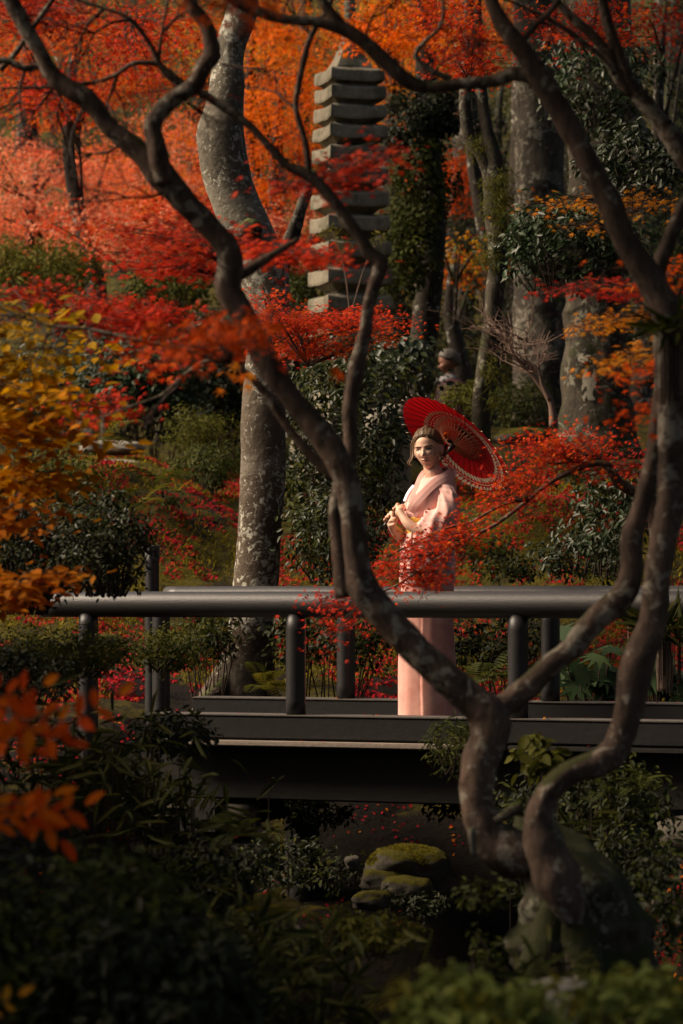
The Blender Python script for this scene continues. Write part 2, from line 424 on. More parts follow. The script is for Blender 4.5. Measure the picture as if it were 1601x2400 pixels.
# a thin dark stream at the bottom of the ravine
t = NT('water'); t.base((.006,.007,.005)); t.rough(.06, .5); t.bump(t.noise(t.coord('Object', (1,.5,1)), 9, 3), .25, .01); MW = t.m
link('stream_water', mesh('stream_water', [(-40,12.2,-2.02),(40,12.2,-2.02),(40,15.9,-2.02),(-40,15.9,-2.02)], [(0,1,2,3)], False), MW, kind='structure')

def ground_px(px, py, d0=8, d1=60):
    """where the sight line through a pixel meets the ground"""
    y = d0
    while y < d1:
        p = P(px, py, y)
        if p.z < H(p.x, p.y): return p
        y += .1
    return P(px, py, d1)

# ------------------------------------------------------------ bridge
MB_ = NT('bridge_paint'); c = MB_.coord('Object', (1,1,1)); cs = MB_.coord('Object', (3,3,30))
f = MB_.noise(cs, 6, 8, .7, .3); f2 = MB_.noise(c, 3, 4); f3 = MB_.noise(c, 55, 5, .75)
col = MB_.mix(f, (.020,.019,.019), (.044,.042,.043)); col = MB_.mix(MB_.ramp(f2, [(.4,0.0),(.7,.4)]), col, (.040,.036,.028))
col = MB_.mix(MB_.ramp(f3, [(.66,0.0),(.72,.5)]), col, (.14,.13,.12))
MB_.base(col); MB_.rough(.42, .5); MB_.bump(MB_.math('ADD', f, MB_.math('MULTIPLY', f3, .5)), .25, .006); MBR = MB_.m
MBD = plain('bridge_timber', (.014,.012,.010), .7, .3, 18, .4, .5)
MBK = plain('kerb_paint', (.013,.012,.012), .5, .35, 25, .35, .3)
MLED = plain('ledge_stone', (.22,.18,.15), .8, .2, 40, .3, .5)
MBP = plain('post_paint', (.017,.016,.017), .45, .4, 22, .35, .3); MTOP = plain('kerb_top_sheen', (.085,.075,.066), .6, .3, 30, .4, .4)  # kerb top colour lightened to paint in its grazing highlight
A_ = R(22); U = Vector((math.cos(A_), -math.sin(A_), .009)); N = Vector((math.sin(A_), math.cos(A_), 0)); O = Vector((0, 16, 0))
BR_W = 1.65*math.cos(A_)
def BP(t, wv, z): return O+U*t+N*wv+Vector((0,0,z))
RB = Matrix((U.normalized(), N, Vector((0,0,1)))).transposed()
br = thing('footbridge', 'dark painted footbridge with round handrails that the woman in pink stands on', 'bridge', tuple(BP(.5, BR_W/2, 0)))
def rail(name, wv, t0, t1, z, r, seed):
    pts = [(BP(lerp(t0, t1, k/10), wv, z), r) for k in range(11)]
    vs, fs = tube_data(pts, sides=28, step=.12, rough=.012, nscale=2, seed=seed)
    o = link(name, mesh(name, vs, fs), MBR, br)
rail('handrail', 0, -1.78, 4.2, .715, .0705, 1); rail('handrail', BR_W, -1.75, 4.3, .715, .0705, 2)
def post(t, wv, z0, z1, r, name='post', cap=False):
    vs, fs = tube_data([(BP(t, wv, z0), r), (BP(t, wv, z1), r)], sides=24, step=.1, rough=.01, seed=t)
    o = link(name, mesh(name, vs, fs), MBP, br)
    if cap:
        bm = bmesh.new(); bmesh.ops.create_cone(bm, cap_ends=True, segments=24, radius1=r*1.12, radius2=r*1.08, depth=.035); bmesh.ops.bevel(bm, geom=bm.edges[:], offset=.004, segments=1, affect='EDGES')
        for v in bm.verts: v.co += BP(t, wv, z1+.015)
        link('post_cap', bm_mesh('post_cap', bm), MBR, o)
for t_ in (-1.505, -.264, .991, 2.24, 3.49): post(t_, 0, -.25 if t_ < -1.2 else .118, .665, .0535)
for t_ in (-1.79, -.59, .67, 1.91, 3.15, 4.2): post(t_, BR_W, -.15 if t_ < -1.2 else .118, .665, .0535)
post(-1.86, BR_W+.02, -.1, 1.0, .043, 'end_post', True)
def beam(name, t0, t1, w0, w1, z0, z1, mat, bev=.008, tag=None):
    bm = bmesh.new(); cc = BP((t0+t1)/2, (w0+w1)/2, (z0+z1)/2)
    box_bm(bm, cc, (t1-t0, w1-w0, z1-z0), RB, bev); o = link(name, bm_mesh(name, bm), mat, br); return o
beam('kerb_beam', -1.10, 4.4, -.075, .075, -.005, .118, MBK); beam('kerb_beam', -1.55, 4.4, BR_W-.075, BR_W+.075, -.005, .118, MBK)
beam('kerb_sheen_strip', -1.10, 4.4, -.078, .078, .1185, .1265, MTOP, .002); beam('kerb_sheen_strip', -1.55, 4.4, BR_W-.078, BR_W+.078, .1185, .1265, MTOP, .002)  # thin pale boards added as the painted sheen along the kerb tops
beam('ledge', -1.05, .95, -.13, .11, -.04, -.012, MLED, .006); beam('ledge', .96, 4.4, -.085, .11, -.04, -.012, MBD, .006)
k = -1.08
while k < 4.3:
    wd = random.uniform(.17, .19); beam('deck_plank', k, k+wd, .08, BR_W-.08, -.035+random.uniform(-.002,.002), .0, MBD, .004); k += wd+.008
for wv in (.12, BR_W-.12): beam('girder', -1.3, 4.4, wv-.09, wv+.09, -.34, -.042, MBD, .01)
def pier(t, wv, r=.12):
    vs, fs = tube_data([(BP(t, wv, -2.4), r*1.05), (BP(t, wv, -.345), r)], sides=18, step=.15, rough=.03, seed=t)
    link('pier', mesh('pier', vs, fs), MBD, br)
for t_ in (-.82, 3.1):
    for wv in (.12, BR_W-.12): pier(t_, wv, .10)
    beam('cross_beam', t_-.11, t_+.11, -.05, BR_W+.05, -.52, -.342, MBD)

# masonry under the bank ends, stones one by one
MST = [plain('stone_dark_%d' % i, c_, .9, .2, 14, .5, .8) for i, c_ in enumerate([(.05,.045,.036), (.08,.07,.055), (.035,.033,.026)])]
def rock_mesh(name, r, seed, sub=3, sq=.35, flat=(1,1,1)):
    bm = bmesh.new(); bmesh.ops.create_icosphere(bm, subdivisions=sub, radius=1)
    for v in bm.verts:
        p = v.co.copy(); m = max(abs(p.x), abs(p.y), abs(p.z)); p = p.lerp(p/m*.8, sq)
        p *= 1+.22*mn.noise(p*1.3+Vector((seed*5.1,0,0)))+.07*mn.noise(p*4+Vector((0,seed,0)))+.03*mn.noise(p*11)
        v.co = Vector((p.x*r*flat[0], p.y*r*flat[1], p.z*r*flat[2]))
    return bm_mesh(name, bm, True)
wall = thing('retaining_wall', 'dark rough stone retaining wall under the right end of the bridge', 'wall', (1.9, 15.6, -.8))
wall2 = thing('retaining_wall', 'shaded stone abutment under the left end of the bridge', 'wall', (-1.3, 16.2, -.8))
for (rt, t0, t1, off, rows) in ((wall, 1.75, 4.3, .12, 6), (wall2, -1.5, -.72, .12, 5)):
    for rw in range(rows):
        k = t0+random.uniform(-.15, 0)
        while k < t1:
            wd = random.uniform(.18, .38); hh = .2
            me = rock_mesh('wall_stone', 1, random.random()*99, 2, .75, (wd/2*1.12, .16, hh/2*1.18))
            o = link('wall_stone', me, random.choice(MST), rt, tuple(BP(k+wd/2, off+random.uniform(-.03,.03), -.46-rw*hh))); o.rotation_euler = (random.uniform(-.08,.08), random.uniform(-.08,.08), -A_)
            k += wd

# ------------------------------------------------------------ stone pagoda
t = NT('pagoda_stone'); c = t.coord('Object'); f = t.noise(c, 34, 8, .7); f2 = t.noise(c, 4.5, 5, .65); cs = t.coord('Object', (1,1,.12))
col = t.mix(f, (.10,.086,.062), (.27,.235,.175)); col = t.mix(t.ramp(f2, [(.50,0.0),(.62,.75)]), col, (.060,.058,.034))
col = t.mix(t.ramp(t.noise(cs, 12, 5, .7), [(.5,0.0),(.68,.55)]), col, (.06,.052,.038)); col = t.mix(t.ramp(t.noise(c, 22, 5, .7), [(.64,0.0),(.68,.6)]), col, (.42,.40,.32))
t.base(col); t.rough(.92, .2); t.bump(t.math('ADD', f, f2), .8, .015); MPG = t.m
PD = 26.0; pc = P(820, 0, PD); PX = pc.x
pag = thing('stone_pagoda', 'tall weathered grey thirteen-roofed stone pagoda behind the maples', 'pagoda', (PX, PD, 1.55))
PR = Matrix.Rotation(R(18), 3, 'Z')
def zed(py): return P(0, py, PD).z
def rough_bm(bm, amp=.008, seed=0):
    for v in bm.verts: v.co += Vector((mn.noise(v.co*7+Vector((seed,0,0))), mn.noise(v.co*7+Vector((0,seed,3))), mn.noise(v.co*7+Vector((5,0,seed)))))*amp
def sqloft(rings, seed=0, div=5, lift=0.0):
    """square sections (half width, z) with eaves lifted at the corners"""
    bm = bmesh.new(); rows = []
    for hw, z, lf in rings:
        row = []
        for s in range(4):
            for k in range(div*2):
                u = -1+k/div; p = [(u,-1),(1,u),(-u,1),(-1,-u)][s]
                row.append(bm.verts.new(Vector((PX, PD, 0))+PR @ Vector((p[0]*hw, p[1]*hw, 0))+Vector((0,0,z+lf*abs(u)**3))))
        rows.append(row)
    n = len(rows[0])
    for a, b in zip(rows, rows[1:]):
        for k in range(n): bm.faces.new((a[k], a[(k+1) % n], b[(k+1) % n], b[k]))
    bm.faces.new(rows[0][::-1]); bm.faces.new(rows[-1]); rough_bm(bm, .010, seed)
    return bm
roofs = [172,213,258,304,354,406,460,516,576,640,702,764,828]
for i, py in enumerate(roofs):
    hw = lerp(.243, .305, i/12); z1 = zed(py); th = lerp(.100, .122, i/12); inn = hw*.64
    nz = zed(roofs[i+1]) if i < 12 else zed(905)
    bm = sqloft([(inn*.98, z1-th-.045, 0), (hw*.86, z1-th+.004, .006), (hw*.985, z1-th, .018), (hw, z1-th+.02, .02), (hw*.99, z1-.008, .02), (hw*.96, z1, .02), (inn*1.02, z1+.035, 0)], i*3.1)
    link('roof', bm_mesh('roof', bm), MPG, pag)
    bm = sqloft([(inn*.95, nz+.03, 0), (inn*.93, z1-th-.043, 0)], i*1.7, 3); link('storey', bm_mesh('storey', bm), MPG, pag)
bm = sqloft([(.165, zed(166), 0), (.16, zed(160), 0), (.12, zed(140), 0), (.092, zed(122), 0), (.09, zed(118), 0)], 5, 4); link('roof_cap', bm_mesh('roof_cap', bm), MPG, pag)
def lathe(name, prof, c, mat, parent, seg=24, amp=.004):
    bm = bmesh.new(); rows = []
    for r, z in prof: rows.append([bm.verts.new((c[0]+r*math.cos(2*math.pi*k/seg), c[1]+r*math.sin(2*math.pi*k/seg), z)) for k in range(seg)])
    for a, b in zip(rows, rows[1:]):
        for k in range(seg): bm.faces.new((a[k], a[(k+1) % seg], b[(k+1) % seg], b[k]))
    bm.faces.new(rows[0][::-1]); bm.faces.new(rows[-1]); rough_bm(bm, amp, 2)
    return link(name, bm_mesh(name, bm, True), mat, parent)
z0 = zed(118)
lathe('finial', [(.085,z0-.01),(.095,z0+.03),(.085,z0+.06),(.055,z0+.07),(.075,z0+.11),(.06,z0+.15),(.038,z0+.17)]+[q for k in range(7) for q in ((.04,z0+.18+k*.05),(.058,z0+.2+k*.05),(.04,z0+.22+k*.05))]+[(.03,z0+.56),(.055,z0+.62),(.04,z0+.69),(.005,z0+.76)], (PX, PD), MPG, pag)
bm = sqloft([(.27, 1.5, 0), (.27, zed(1010), 0), (.26, zed(905), 0)], 9, 4); link('shaft_stone', bm_mesh('shaft_stone', bm), MPG, pag)
bm = sqloft([(.42, 1.2, 0), (.42, zed(1045), 0), (.38, zed(1012), 0)], 11, 4); link('base_stone', bm_mesh('base_stone', bm), MPG, pag)
# ------------------------------------------------------------ the big leaning maple in front (depth about 10.5 m)
def TH(name, label, px, py, D, group=None, cat='tree'):
    p = P(px, py, D); return thing(name, label, cat, (p.x, p.y, H(p.x, p.y)), group)
fm_ref = [None]
def br3(parent, pts, D, mat, name='branch', seed=0, dfn=None, **kw):
    """pts: (px, py, width) at depth D (+ optional 4th item: depth offset)"""
    q = [(p[0], p[1], D+(p[3] if len(p) > 3 else 0), p[2]) for p in pts]
    if parent is fm_ref[0] and name != 'trunk': q = [(a, b, c, d*.93) for a, b, c, d in q]
    kw.setdefault('sides', 18); kw.setdefault('step', .022 if D < 12 else .035); kw.setdefault('rough', .15); kw.setdefault('fine', .07 if parent is fm_ref[0] else .03)
    return tube_px(name, q, mat, parent, seed=seed+1.3, **kw)
fm = fm_ref[0] = TH('leaning_maple', 'large dark twisting maple trunk crossing in front of the bridge', 1400, 2350, 10.5)
br3(fm, [(1440,2560,640),(1410,2440,480),(1390,2330,385),(1372,2200,300),(1345,2095,222),(1305,2020,172),(1255,1985,150),(1200,1970,120)], 10.5, M_MOSSB, 'trunk', 1, sides=48, step=.02, rough=.42, nscale=4.5, fine=.05)
br3(fm, [(1330,2080,110,-.05),(1290,2180,96,-.12),(1250,2290,90,-.2),(1215,2400,80,-.3),(1180,2500,50,-.4)], 10.5, M_MOSSB, 'root', 25, rough=.35)
br3(fm, [(1370,2080,120,-.02),(1440,2190,110,-.06),(1510,2310,100,-.1),(1580,2420,70,-.2)], 10.5, M_MOSSB, 'root', 26, rough=.35)
br3(fm, [(1345,2060,120,-.08),(1362,2200,100,-.18),(1390,2330,86,-.28),(1400,2460,50,-.4)], 10.5, M_MOSSB, 'root', 27, rough=.35)
br3(fm, [(1240,2020,120),(1185,1990,120),(1140,1950,98),(1120,1880,86),(1124,1800,88),(1146,1735,92),(1150,1680,96),(1110,1640,84),(1060,1600,76),(1000,1545,76),(930,1475,78),(880,1420,80),(848,1372,82),(835,1300,66),(828,1230,60),(815,1140,64),(785,1065,64),(750,1015,66),(700,955,62),(645,880,58),(600,800,58),(566,735,66),(532,680,70),(538,625,64),(534,585,60),(500,541,58),(459,500,58),(408,444,62),(367,400,70),(327,357,58),(255,296,50),(204,235,50),(130,186,44),(98,130,38),(55,60,38),(20,-10,40),(-20,-90,40)], 10.3, M_FORE, 'limb', 2, sides=28, rough=.2)
br3(fm, [(385,430,40),(372,370,50),(362,326,46),(358,292,46),(380,256,44),(418,224,40),(456,200,44),(478,155,42),(497,130,46),(492,87,38),(480,51,36),(449,15,36),(430,-40,36)], 10.25, M_FORE, 'limb', 3)
br3(fm, [(812,1400,56),(800,1330,44),(792,1270,36),(786,1200,34),(800,1130,40),(822,1060,40),(820,960,38),(836,864,42),(846,820,37),(857,773,34),(864,718,30),(879,664,32),(893,614,40),(868,594,34),(843,556,32),(814,516,33),(785,476,29),(748,432,30),(716,406,32),(680,392,25),(643,357,22),(587,296,21),(531,255,21),(474,219,20),(440,204,19),(403,179,23),(372,148,17),(357,112,13),(306,46,11),(245,20,9),(160,-6,7)], 10.6, M_FORE, 'branch', 4)
br3(fm, [(724,420,22),(722,380,16),(714,326,16),(694,255,15),(699,204,16),(714,133,18),(730,82,16),(765,25,14),(790,-30,14)], 10.6, M_FORE, 'branch', 5)
br3(fm, [(380,150,16),(316,148,13),(275,173,11),(219,194,9),(128,204,8),(0,207,6)], 10.6, M_FORE, 'branch', 6, sides=8)
br3(fm, [(372,140,12),(380,76,8),(395,-10,7)], 10.6, M_FORE, 'branch', 7, sides=8)
br3(fm, [(785,1120,30),(724,1062,26),(663,985,23),(612,909,20),(541,853,17),(423,817,13),(330,800,10),(200,770,8),(100,760,7),(-10,716,6)], 10.5, M_FORE, 'branch', 8, sides=10)
br3(fm, [(541,862,10),(490,845,9),(430,880,8),(380,925,7),(300,955,6),(220,985,5)], 10.6, M_FORE, 'branch', 9, sides=8)
br3(fm, [(540,650,34),(570,640,30),(610,615,26),(650,590,18),(700,560,12)], 10.4, M_FORE, 'branch', 10, sides=9)
br3(fm, [(100,150,20),(60,160,20),(10,140,18),(-30,150,18)], 10.6, M_FORE, 'branch', 11, sides=9)
br3(fm, [(130,-10,12),(80,60,14),(40,120,16),(0,165,18)], 10.9, M_FORE, 'branch', 12, sides=9)
br3(fm, [(1160,1700,80),(1170,1665,66),(1198,1640,58),(1240,1606,60),(1290,1557,56),(1341,1518,58),(1387,1462,60),(1428,1425,68),(1462,1392,68),(1479,1341,60),(1480,1262,54),(1503,1185,46),(1524,1109,48),(1535,1058,42),(1541,1000,44),(1550,930,46),(1562,860,50)], 10.4, M_FORE, 'limb', 13, sides=24)
br3(fm, [(1350,2170,40),(1335,2120,90),(1305,2055,120),(1276,1990,96),(1262,1925,78),(1286,1855,70),(1345,1806,64),(1395,1790,66),(1440,1755,74),(1470,1680,80),(1492,1570,78),(1532,1450,72),(1540,1370,68),(1556,1260,72),(1572,1150,74),(1578,1000,78),(1575,870,82),(1568,745,82),(1541,690,70),(1505,628,66),(1459,552,60),(1428,475,64),(1387,398,60),(1347,317,62),(1311,255,60),(1272,189,56),(1224,117,42),(1178,56,40),(1152,0,36),(1130,-60,34)], 10.1, M_FORE, 'limb', 14, sides=28, rough=.2)
br3(fm, [(1285,215,50),(1262,190,44),(1230,176,38),(1204,172,38),(1158,190,34),(1081,197,30),(1004,206,31),(953,189,37),(902,143,38),(851,97,36),(800,66,38),(740,50,30),(663,44,26),(587,20,27),(530,-10,26)], 10.2, M_FORE, 'branch', 15)
br3(fm, [(812,72,34),(788,44,28),(765,15,26),(745,-30,26)], 10.2, M_FORE, 'branch', 16)
br3(fm, [(1235,130,22),(1226,98,17),(1260,56,16),(1296,20,14),(1320,-20,14)], 10.1, M_FORE, 'branch', 17, sides=9)
br3(fm, [(1170,-10,8),(1234,20,9),(1290,46,12),(1352,87,14),(1413,138,13),(1440,175,14)], 10.6, M_FORE, 'branch', 18, sides=9)
br3(fm, [(1660,440,56),(1601,362,54),(1566,307,50),(1525,255,45),(1479,199,38),(1449,123,30),(1423,51,28),(1413,0,26),(1400,-50,26)], 10.9, M_FORE, 'branch', 19)
br3(fm, [(1490,220,36),(1454,189,33),(1423,128,30),(1393,87,27),(1352,51,24),(1311,10,20),(1290,-30,20)], 10.9, M_FORE, 'branch', 20)
br3(fm, [(1545,690,44),(1545,628,40),(1566,572,36),(1601,485,34),(1640,420,34)], 10.2, M_FORE, 'branch', 21)
br3(fm, [(1060,184,18),(1015,169,18),(974,132,14),(999,94,12),(1030,66,9),(1040,26,8),(1035,-10,7)], 10.7, M_PALE, 'branch', 22, sides=9)
br3(fm, [(1225,1895,46),(1200,1900,30),(1180,1915,24),(1160,1925,20)], 10.2, M_GREYB, 'snag', 23, sides=10, rough=.35)
br3(fm, [(1105,1940,24),(1108,1975,22),(1112,2010,8)], 10.0, M_GREYB, 'snag', 24, sides=10, rough=.35)

# ------------------------------------------------------------ tall pale trunk behind the rail
pt = TH('pale_trunk_tree', 'tall smooth pale tree with lichen spots and a knot, rising behind the handrail', 590, 1640, 19.2)
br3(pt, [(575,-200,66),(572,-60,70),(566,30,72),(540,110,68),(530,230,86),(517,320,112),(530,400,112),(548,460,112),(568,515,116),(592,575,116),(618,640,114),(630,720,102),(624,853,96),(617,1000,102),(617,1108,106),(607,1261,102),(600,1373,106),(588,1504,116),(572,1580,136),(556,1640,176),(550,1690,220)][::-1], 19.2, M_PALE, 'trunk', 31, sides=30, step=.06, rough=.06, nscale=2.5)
kn = [(572,560,60),(580,545,58,-.14),(590,532,50,-.2),(592,528,30,-.24)]
br3(pt, kn, 19.05, M_GREYB, 'knot', 32, sides=16, rough=.3, nscale=9)
br3(pt, [(585,548,34,-.21),(583,545,30,-.245)], 19.05, plain('knot_hollow', (.01,.008,.006), 1, 0), 'knot_hollow', 33, sides=12, step=.02, rough=.2)
br3(pt, [(545,1600,60,-.1),(510,1625,44,-.2),(478,1640,26,-.3),(455,1652,10,-.35)], 19.2, M_PALE, 'root', 34, sides=12)
br3(pt, [(618,1600,50,-.05),(650,1640,30,-.1),(680,1665,14,-.1)], 19.2, M_PALE, 'root', 35, sides=12)
br3(pt, [(640,640,60),(670,600,46),(690,540,34),(712,470,26),(740,400,22)], 19.4, M_GREYB, 'limb', 36)

def trunk_tree(name, label, base, pts, D, mat, group=None, seed=0, sides=18, rough=.12, parts=()):
    T = TH(name, label, base[0], base[1], D, group); br3(T, pts, D, mat, 'trunk', seed, sides=sides, step=.08, rough=rough)
    for k, q in enumerate(parts): br3(T, q, D, mat, 'branch', seed+k+.5, step=.06, rough=rough)
    return T
ivt = trunk_tree('ivy_tree', 'dark trunk thickly wrapped in ivy right of the pagoda', (1010,1000), [(975,1080,74),(984,900,62),(1002,700,64),(1014,500,64),(1004,330,58),(1000,150,50),(1000,-80,46)], 27.5, M_DARKB, seed=41)
mid = trunk_tree('forked_tree', 'mossy slender tree forking into two pale stems beside the ivy trunk', (1127,1030), [(1127,1060,52),(1127,1006,44),(1127,930,38),(1137,853,36),(1153,751,38),(1158,690,44),(1168,613,46),(1163,511,52),(1158,434,50),(1158,373,38),(1142,307,32),(1127,215,30),(1120,120,28),(1115,-40,26)], 22.5, M_MOSSB, seed=42, parts=([(1160,440,36),(1127,362,28),(1096,317,26),(1090,220,28),(1096,120,24),(1100,-40,22)],))
bgt = trunk_tree('cedar_tree', 'thick lichen-blotched trunk high on the slope behind the leaning limb', (1260,900), [(1275,1000,150),(1268,800,130),(1265,600,122),(1264,409,116),(1268,250,112),(1262,100,106),(1255,-120,100)], 29, M_GREYB, seed=43, sides=24)
rgt = trunk_tree('grey_tree', 'pale blotched trunk among dark leaves near the upper right corner', (1520,900), [(1530,900,90),(1525,600,80),(1500,358,66),(1464,240,60),(1462,128,44),(1455,-60,40)], 28, M_GREYB, seed=44)
low = trunk_tree('broad_tree', 'broad mossy trunk with a white lichen patch above the small red maple', (1395,1010), [(1400,1080,230),(1396,1000,176),(1392,880,152),(1396,760,146),(1398,600,140),(1400,300,130),(1400,-100,120)], 24, M_MOSSB, seed=45, sides=26, rough=.18)
MWL = plain('white_lichen', (.24,.22,.17), .95, .1, 60, .3, .8)
def lichen_patch(parent, px, py, D, w_, h_, R0, cx, seed):
    """crusty patch that follows a round trunk of radius R0 centred at px=cx"""
    vs = []; fs = []; n = 30
    for j in range(n):
        for i in range(n):
            u = (i/(n-1)-.5)*2; v = (j/(n-1)-.5)*2
            a = M(px-cx, D)/R0+u*M(w_/2, D)/R0; rr = R0*1.03+.006
            c = P(cx, py, D); vs.append((c.x+math.sin(a)*rr, c.y-math.cos(a)*rr, c.z-v*M(h_/2, D)))
    for j in range(n-1):
        for i in range(n-1):
            u = (i/(n-2)-.5)*2; v = (j/(n-2)-.5)*2
            if u*u+v*v+1.5*mn.noise(Vector((u*2.6+seed, v*2.6, seed))) < .5: a = j*n+i; fs.append((a, a+1, a+n+1, a+n))
    link('lichen_patch', mesh('lichen_patch', vs, fs), MWL, parent)
lichen_patch(low, 1375, 905, 24, 42, 100, M(76,24), 1393, 3); lichen_patch(low, 1362, 845, 24, 44, 26, M(76,24), 1393, 8)
far_spec = [(60,560,-100,46,46,'slim far trunk on the sunlit slope at the left edge'),(700,600,-100,30,44,'thin far trunk between the pale tree and the pagoda'),(900,500,-100,44,40,'dim far trunk just right of the pagoda top'),
            (1340,800,-100,90,36,'dark straight cedar behind the glossy camellia'),(1560,900,-100,110,34,'dark cedar filling the right edge behind the leaves'),(1075,700,-100,60,38,'shadowed straight trunk between ivy tree and forked tree'),(1210,900,-100,66,36,'shadowed straight trunk right of the forked tree')]
for i, (px, y0, y1, wd, D, lb) in enumerate(far_spec):
    T = TH('cedar_tree', lb, px, y0, D, 'straight trunks on the far slope'); zb = T.location.z
    a = P(px, 0, D); vs, fs = tube_data([(Vector((a.x, D, zb-.3)), M(wd/2,D)*1.25), (Vector((a.x+.1, D, zb+2.5)), M(wd/2,D)), (Vector((a.x+.05*i, D, 14+i*.3)), M(wd/2,D)*.7)], sides=14, step=.4, rough=.1, seed=50+i)
    link('trunk', mesh('trunk', vs, fs), M_DARKB, T)
# pale crooked shrub without leaves
bs = TH('bare_shrub', 'leafless pale twiggy shrub between the forked tree and the broad trunk', 1296, 990, 21.5, cat='shrub')
br3(bs, [(1298,1000,22),(1290,940,16),(1260,894,12),(1239,869,9),(1204,833,9),(1193,802,7),(1180,780,4)], 21.5, M_TWIGL, 'stem', 61, sides=9)
br3(bs, [(1290,940,10),(1270,900,8),(1262,868,6),(1240,850,5),(1228,820,4),(1235,790,3)], 21.4, M_TWIGL, 'stem', 62, sides=7)
random.seed(5); tl = []
for i in range(46):
    s = random.choice([(1193,802),(1204,833),(1239,869),(1215,845),(1262,868),(1235,800),(1200,815)])
    e = (s[0]+random.gauss(-15, 55), s[1]-abs(random.gauss(35, 28))); D = 21.5+random.uniform(-.3,.3)
    m_ = ((s[0]+e[0])/2+random.gauss(0,8), (s[1]+e[1])/2+random.gauss(0,8))
    A = P(*s, 21.5); B = P(*m_, (21.5+D)/2); C_ = P(*e, D); tl.append([(A, .006), (B, .004), (C_, .002)])
    for k in range(3):
        t_ = random.random(); q = B.lerp(C_, t_); d = (C_-B)*random.uniform(.3,.8)+Vector((random.gauss(0,.05), random.gauss(0,.05), random.gauss(.03,.05))); tl.append([(q, .003), (q+d*.5+Vector((0,0,.01)), .0025), (q+d, .0015)])
tubes('twigs', tl, M_TWIGL, bs, kind='stuff', sides=4, step=.1, rough=0, cap=False)
# ------------------------------------------------------------ maple foliage, bough by bough
# crown of the big leaning maple
fm_s = dict(twmat=M_TWIG)
spray(fm, (60,40,10.8), 90, 40, 150, 70, 13.5, 1.2, 900, .036, RUST, nt=16, tilt=.9, hi=1, tw=6, **fm_s)
spray(fm, (128,204,10.8), 80, 230, 140, 50, 13.0, 1.0, 420, .034, RED, nt=12, tilt=.9, hi=.6, tw=6, **fm_s)
spray(fm, (306,46,10.6), 330, 130, 150, 110, 14.0, 1.2, 900, .034, RED, nt=16, tilt=.9, lo=.0, hi=.8, tw=6, **fm_s)
spray(fm, (440,204,10.6), 400, 240, 110, 30, 11.0, .4, 40, .036, RUST, nt=8, tilt=.9, tw=5, **fm_s)
spray(fm, (900,140,10.3), 900, 60, 120, 70, 13.5, 1.0, 1100, .034, ORAN, nt=14, tilt=.9, hi=.8, tw=6, **fm_s)
spray(fm, (1100,190,10.3), 1095, 130, 90, 80, 14.5, 1.0, 900, .036, RED, nt=14, tilt=.9, tw=6, **fm_s)
spray(fm, (1030,66,10.7), 1030, 30, 110, 50, 14.0, .8, 600, .034, RED, nt=10, tilt=.9, lo=.2, tw=6, **fm_s)
spray(fm, (1352,87,10.6), 1400, 50, 160, 60, 15.5, 1.2, 900, .036, RED, nt=14, tilt=.9, tw=6, **fm_s)
spray(fm, (1234,20,10.6), 1350, 120, 60, 30, 14.5, .8, 160, .036, RED, nt=8, tilt=.9, tw=5, **fm_s)
spray(fm, (560,20,8.4), 530, 18, 75, 34, 7.6, .4, 55, .050, ORAN, nt=6, tilt=.7, hi=.5, singles=45, tw=6, **fm_s)
spray(fm, (745,425,10.6), 830, 385, 150, 34, 11.4, .5, 230, .046, RUST, nt=13, tilt=.5, singles=60, ang=-24, tw=7, **fm_s)
spray(fm, (760,440,10.6), 720, 440, 60, 24, 11.2, .4, 110, .046, RUST, nt=6, tilt=.5, tw=5, **fm_s)
spray(fm, (640,600,10.4), 700, 602, 130, 26, 11.6, .5, 360, .046, RED, nt=14, tilt=.45, hi=.75, singles=60, ang=6, tw=7, **fm_s)
spray(fm, (530,620,10.4), 400, 545, 200, 46, 12.2, .6, 620, .044, RUST, nt=18, tilt=.45, tw=7, ang=5, **fm_s)
spray(fm, (520,650,10.4), 330, 620, 170, 40, 12.8, .6, 420, .044, RED, nt=14, tilt=.5, hi=.5, tw=6, ang=6, **fm_s)
spray(fm, (200,770,10.5), 170, 700, 200, 62, 12.6, .7, 800, .042, RUST, nt=20, tilt=.55, tw=6, ang=4, **fm_s)
spray(fm, (330,800,10.5), 330, 730, 150, 50, 12.6, .6, 520, .042, RED, nt=14, tilt=.5, hi=.45, tw=6, **fm_s)
spray(fm, (541,853,10.5), 470, 770, 125, 42, 9.6, .4, 190, .054, ORAN, nt=13, tilt=.55, hi=.35, singles=90, ang=-22, tw=6, **fm_s)
spray(fm, (612,909,10.5), 585, 735, 50, 24, 9.2, .2, 26, .060, ORAN, nt=5, tilt=.7, hi=.3, singles=26, face=.8, tw=4, **fm_s)
spray(fm, (423,817,10.5), 400, 840, 130, 30, 11.4, .5, 160, .044, RED, nt=9, tilt=.6, ang=-14, tw=5, **fm_s)
spray(fm, (541,853,10.6), 556, 895, 24, 18, 10.4, .1, 5, .06, ORAN, nt=3, tilt=.5, lo=.5, singles=5, face=1.6, tw=3, **fm_s)
spray(fm, (300,955,10.6), 215, 960, 110, 40, 12.5, .5, 170, .044, RED, nt=9, tilt=.7, hi=.7, tw=5, **fm_s)
spray(fm, (1541,690,10.2), 1360, 682, 180, 15, 12.4, .5, 330, .034, CRIM, nt=18, tilt=.35, tw=6, ang=2, lo=.2, spread=.07, vs=.012, **fm_s)
spray(fm, (1566,650,10.2), 1575, 660, 40, 44, 11.5, .4, 110, .042, ORAN, nt=8, tilt=.6, tw=6, hi=.7, **fm_s)
spray(fm, (1566,740,10.2), 1430, 756, 120, 18, 12.4, .5, 200, .040, YELO, nt=12, tilt=.4, tw=5, ang=-14, spread=.06, vs=.012, **fm_s)
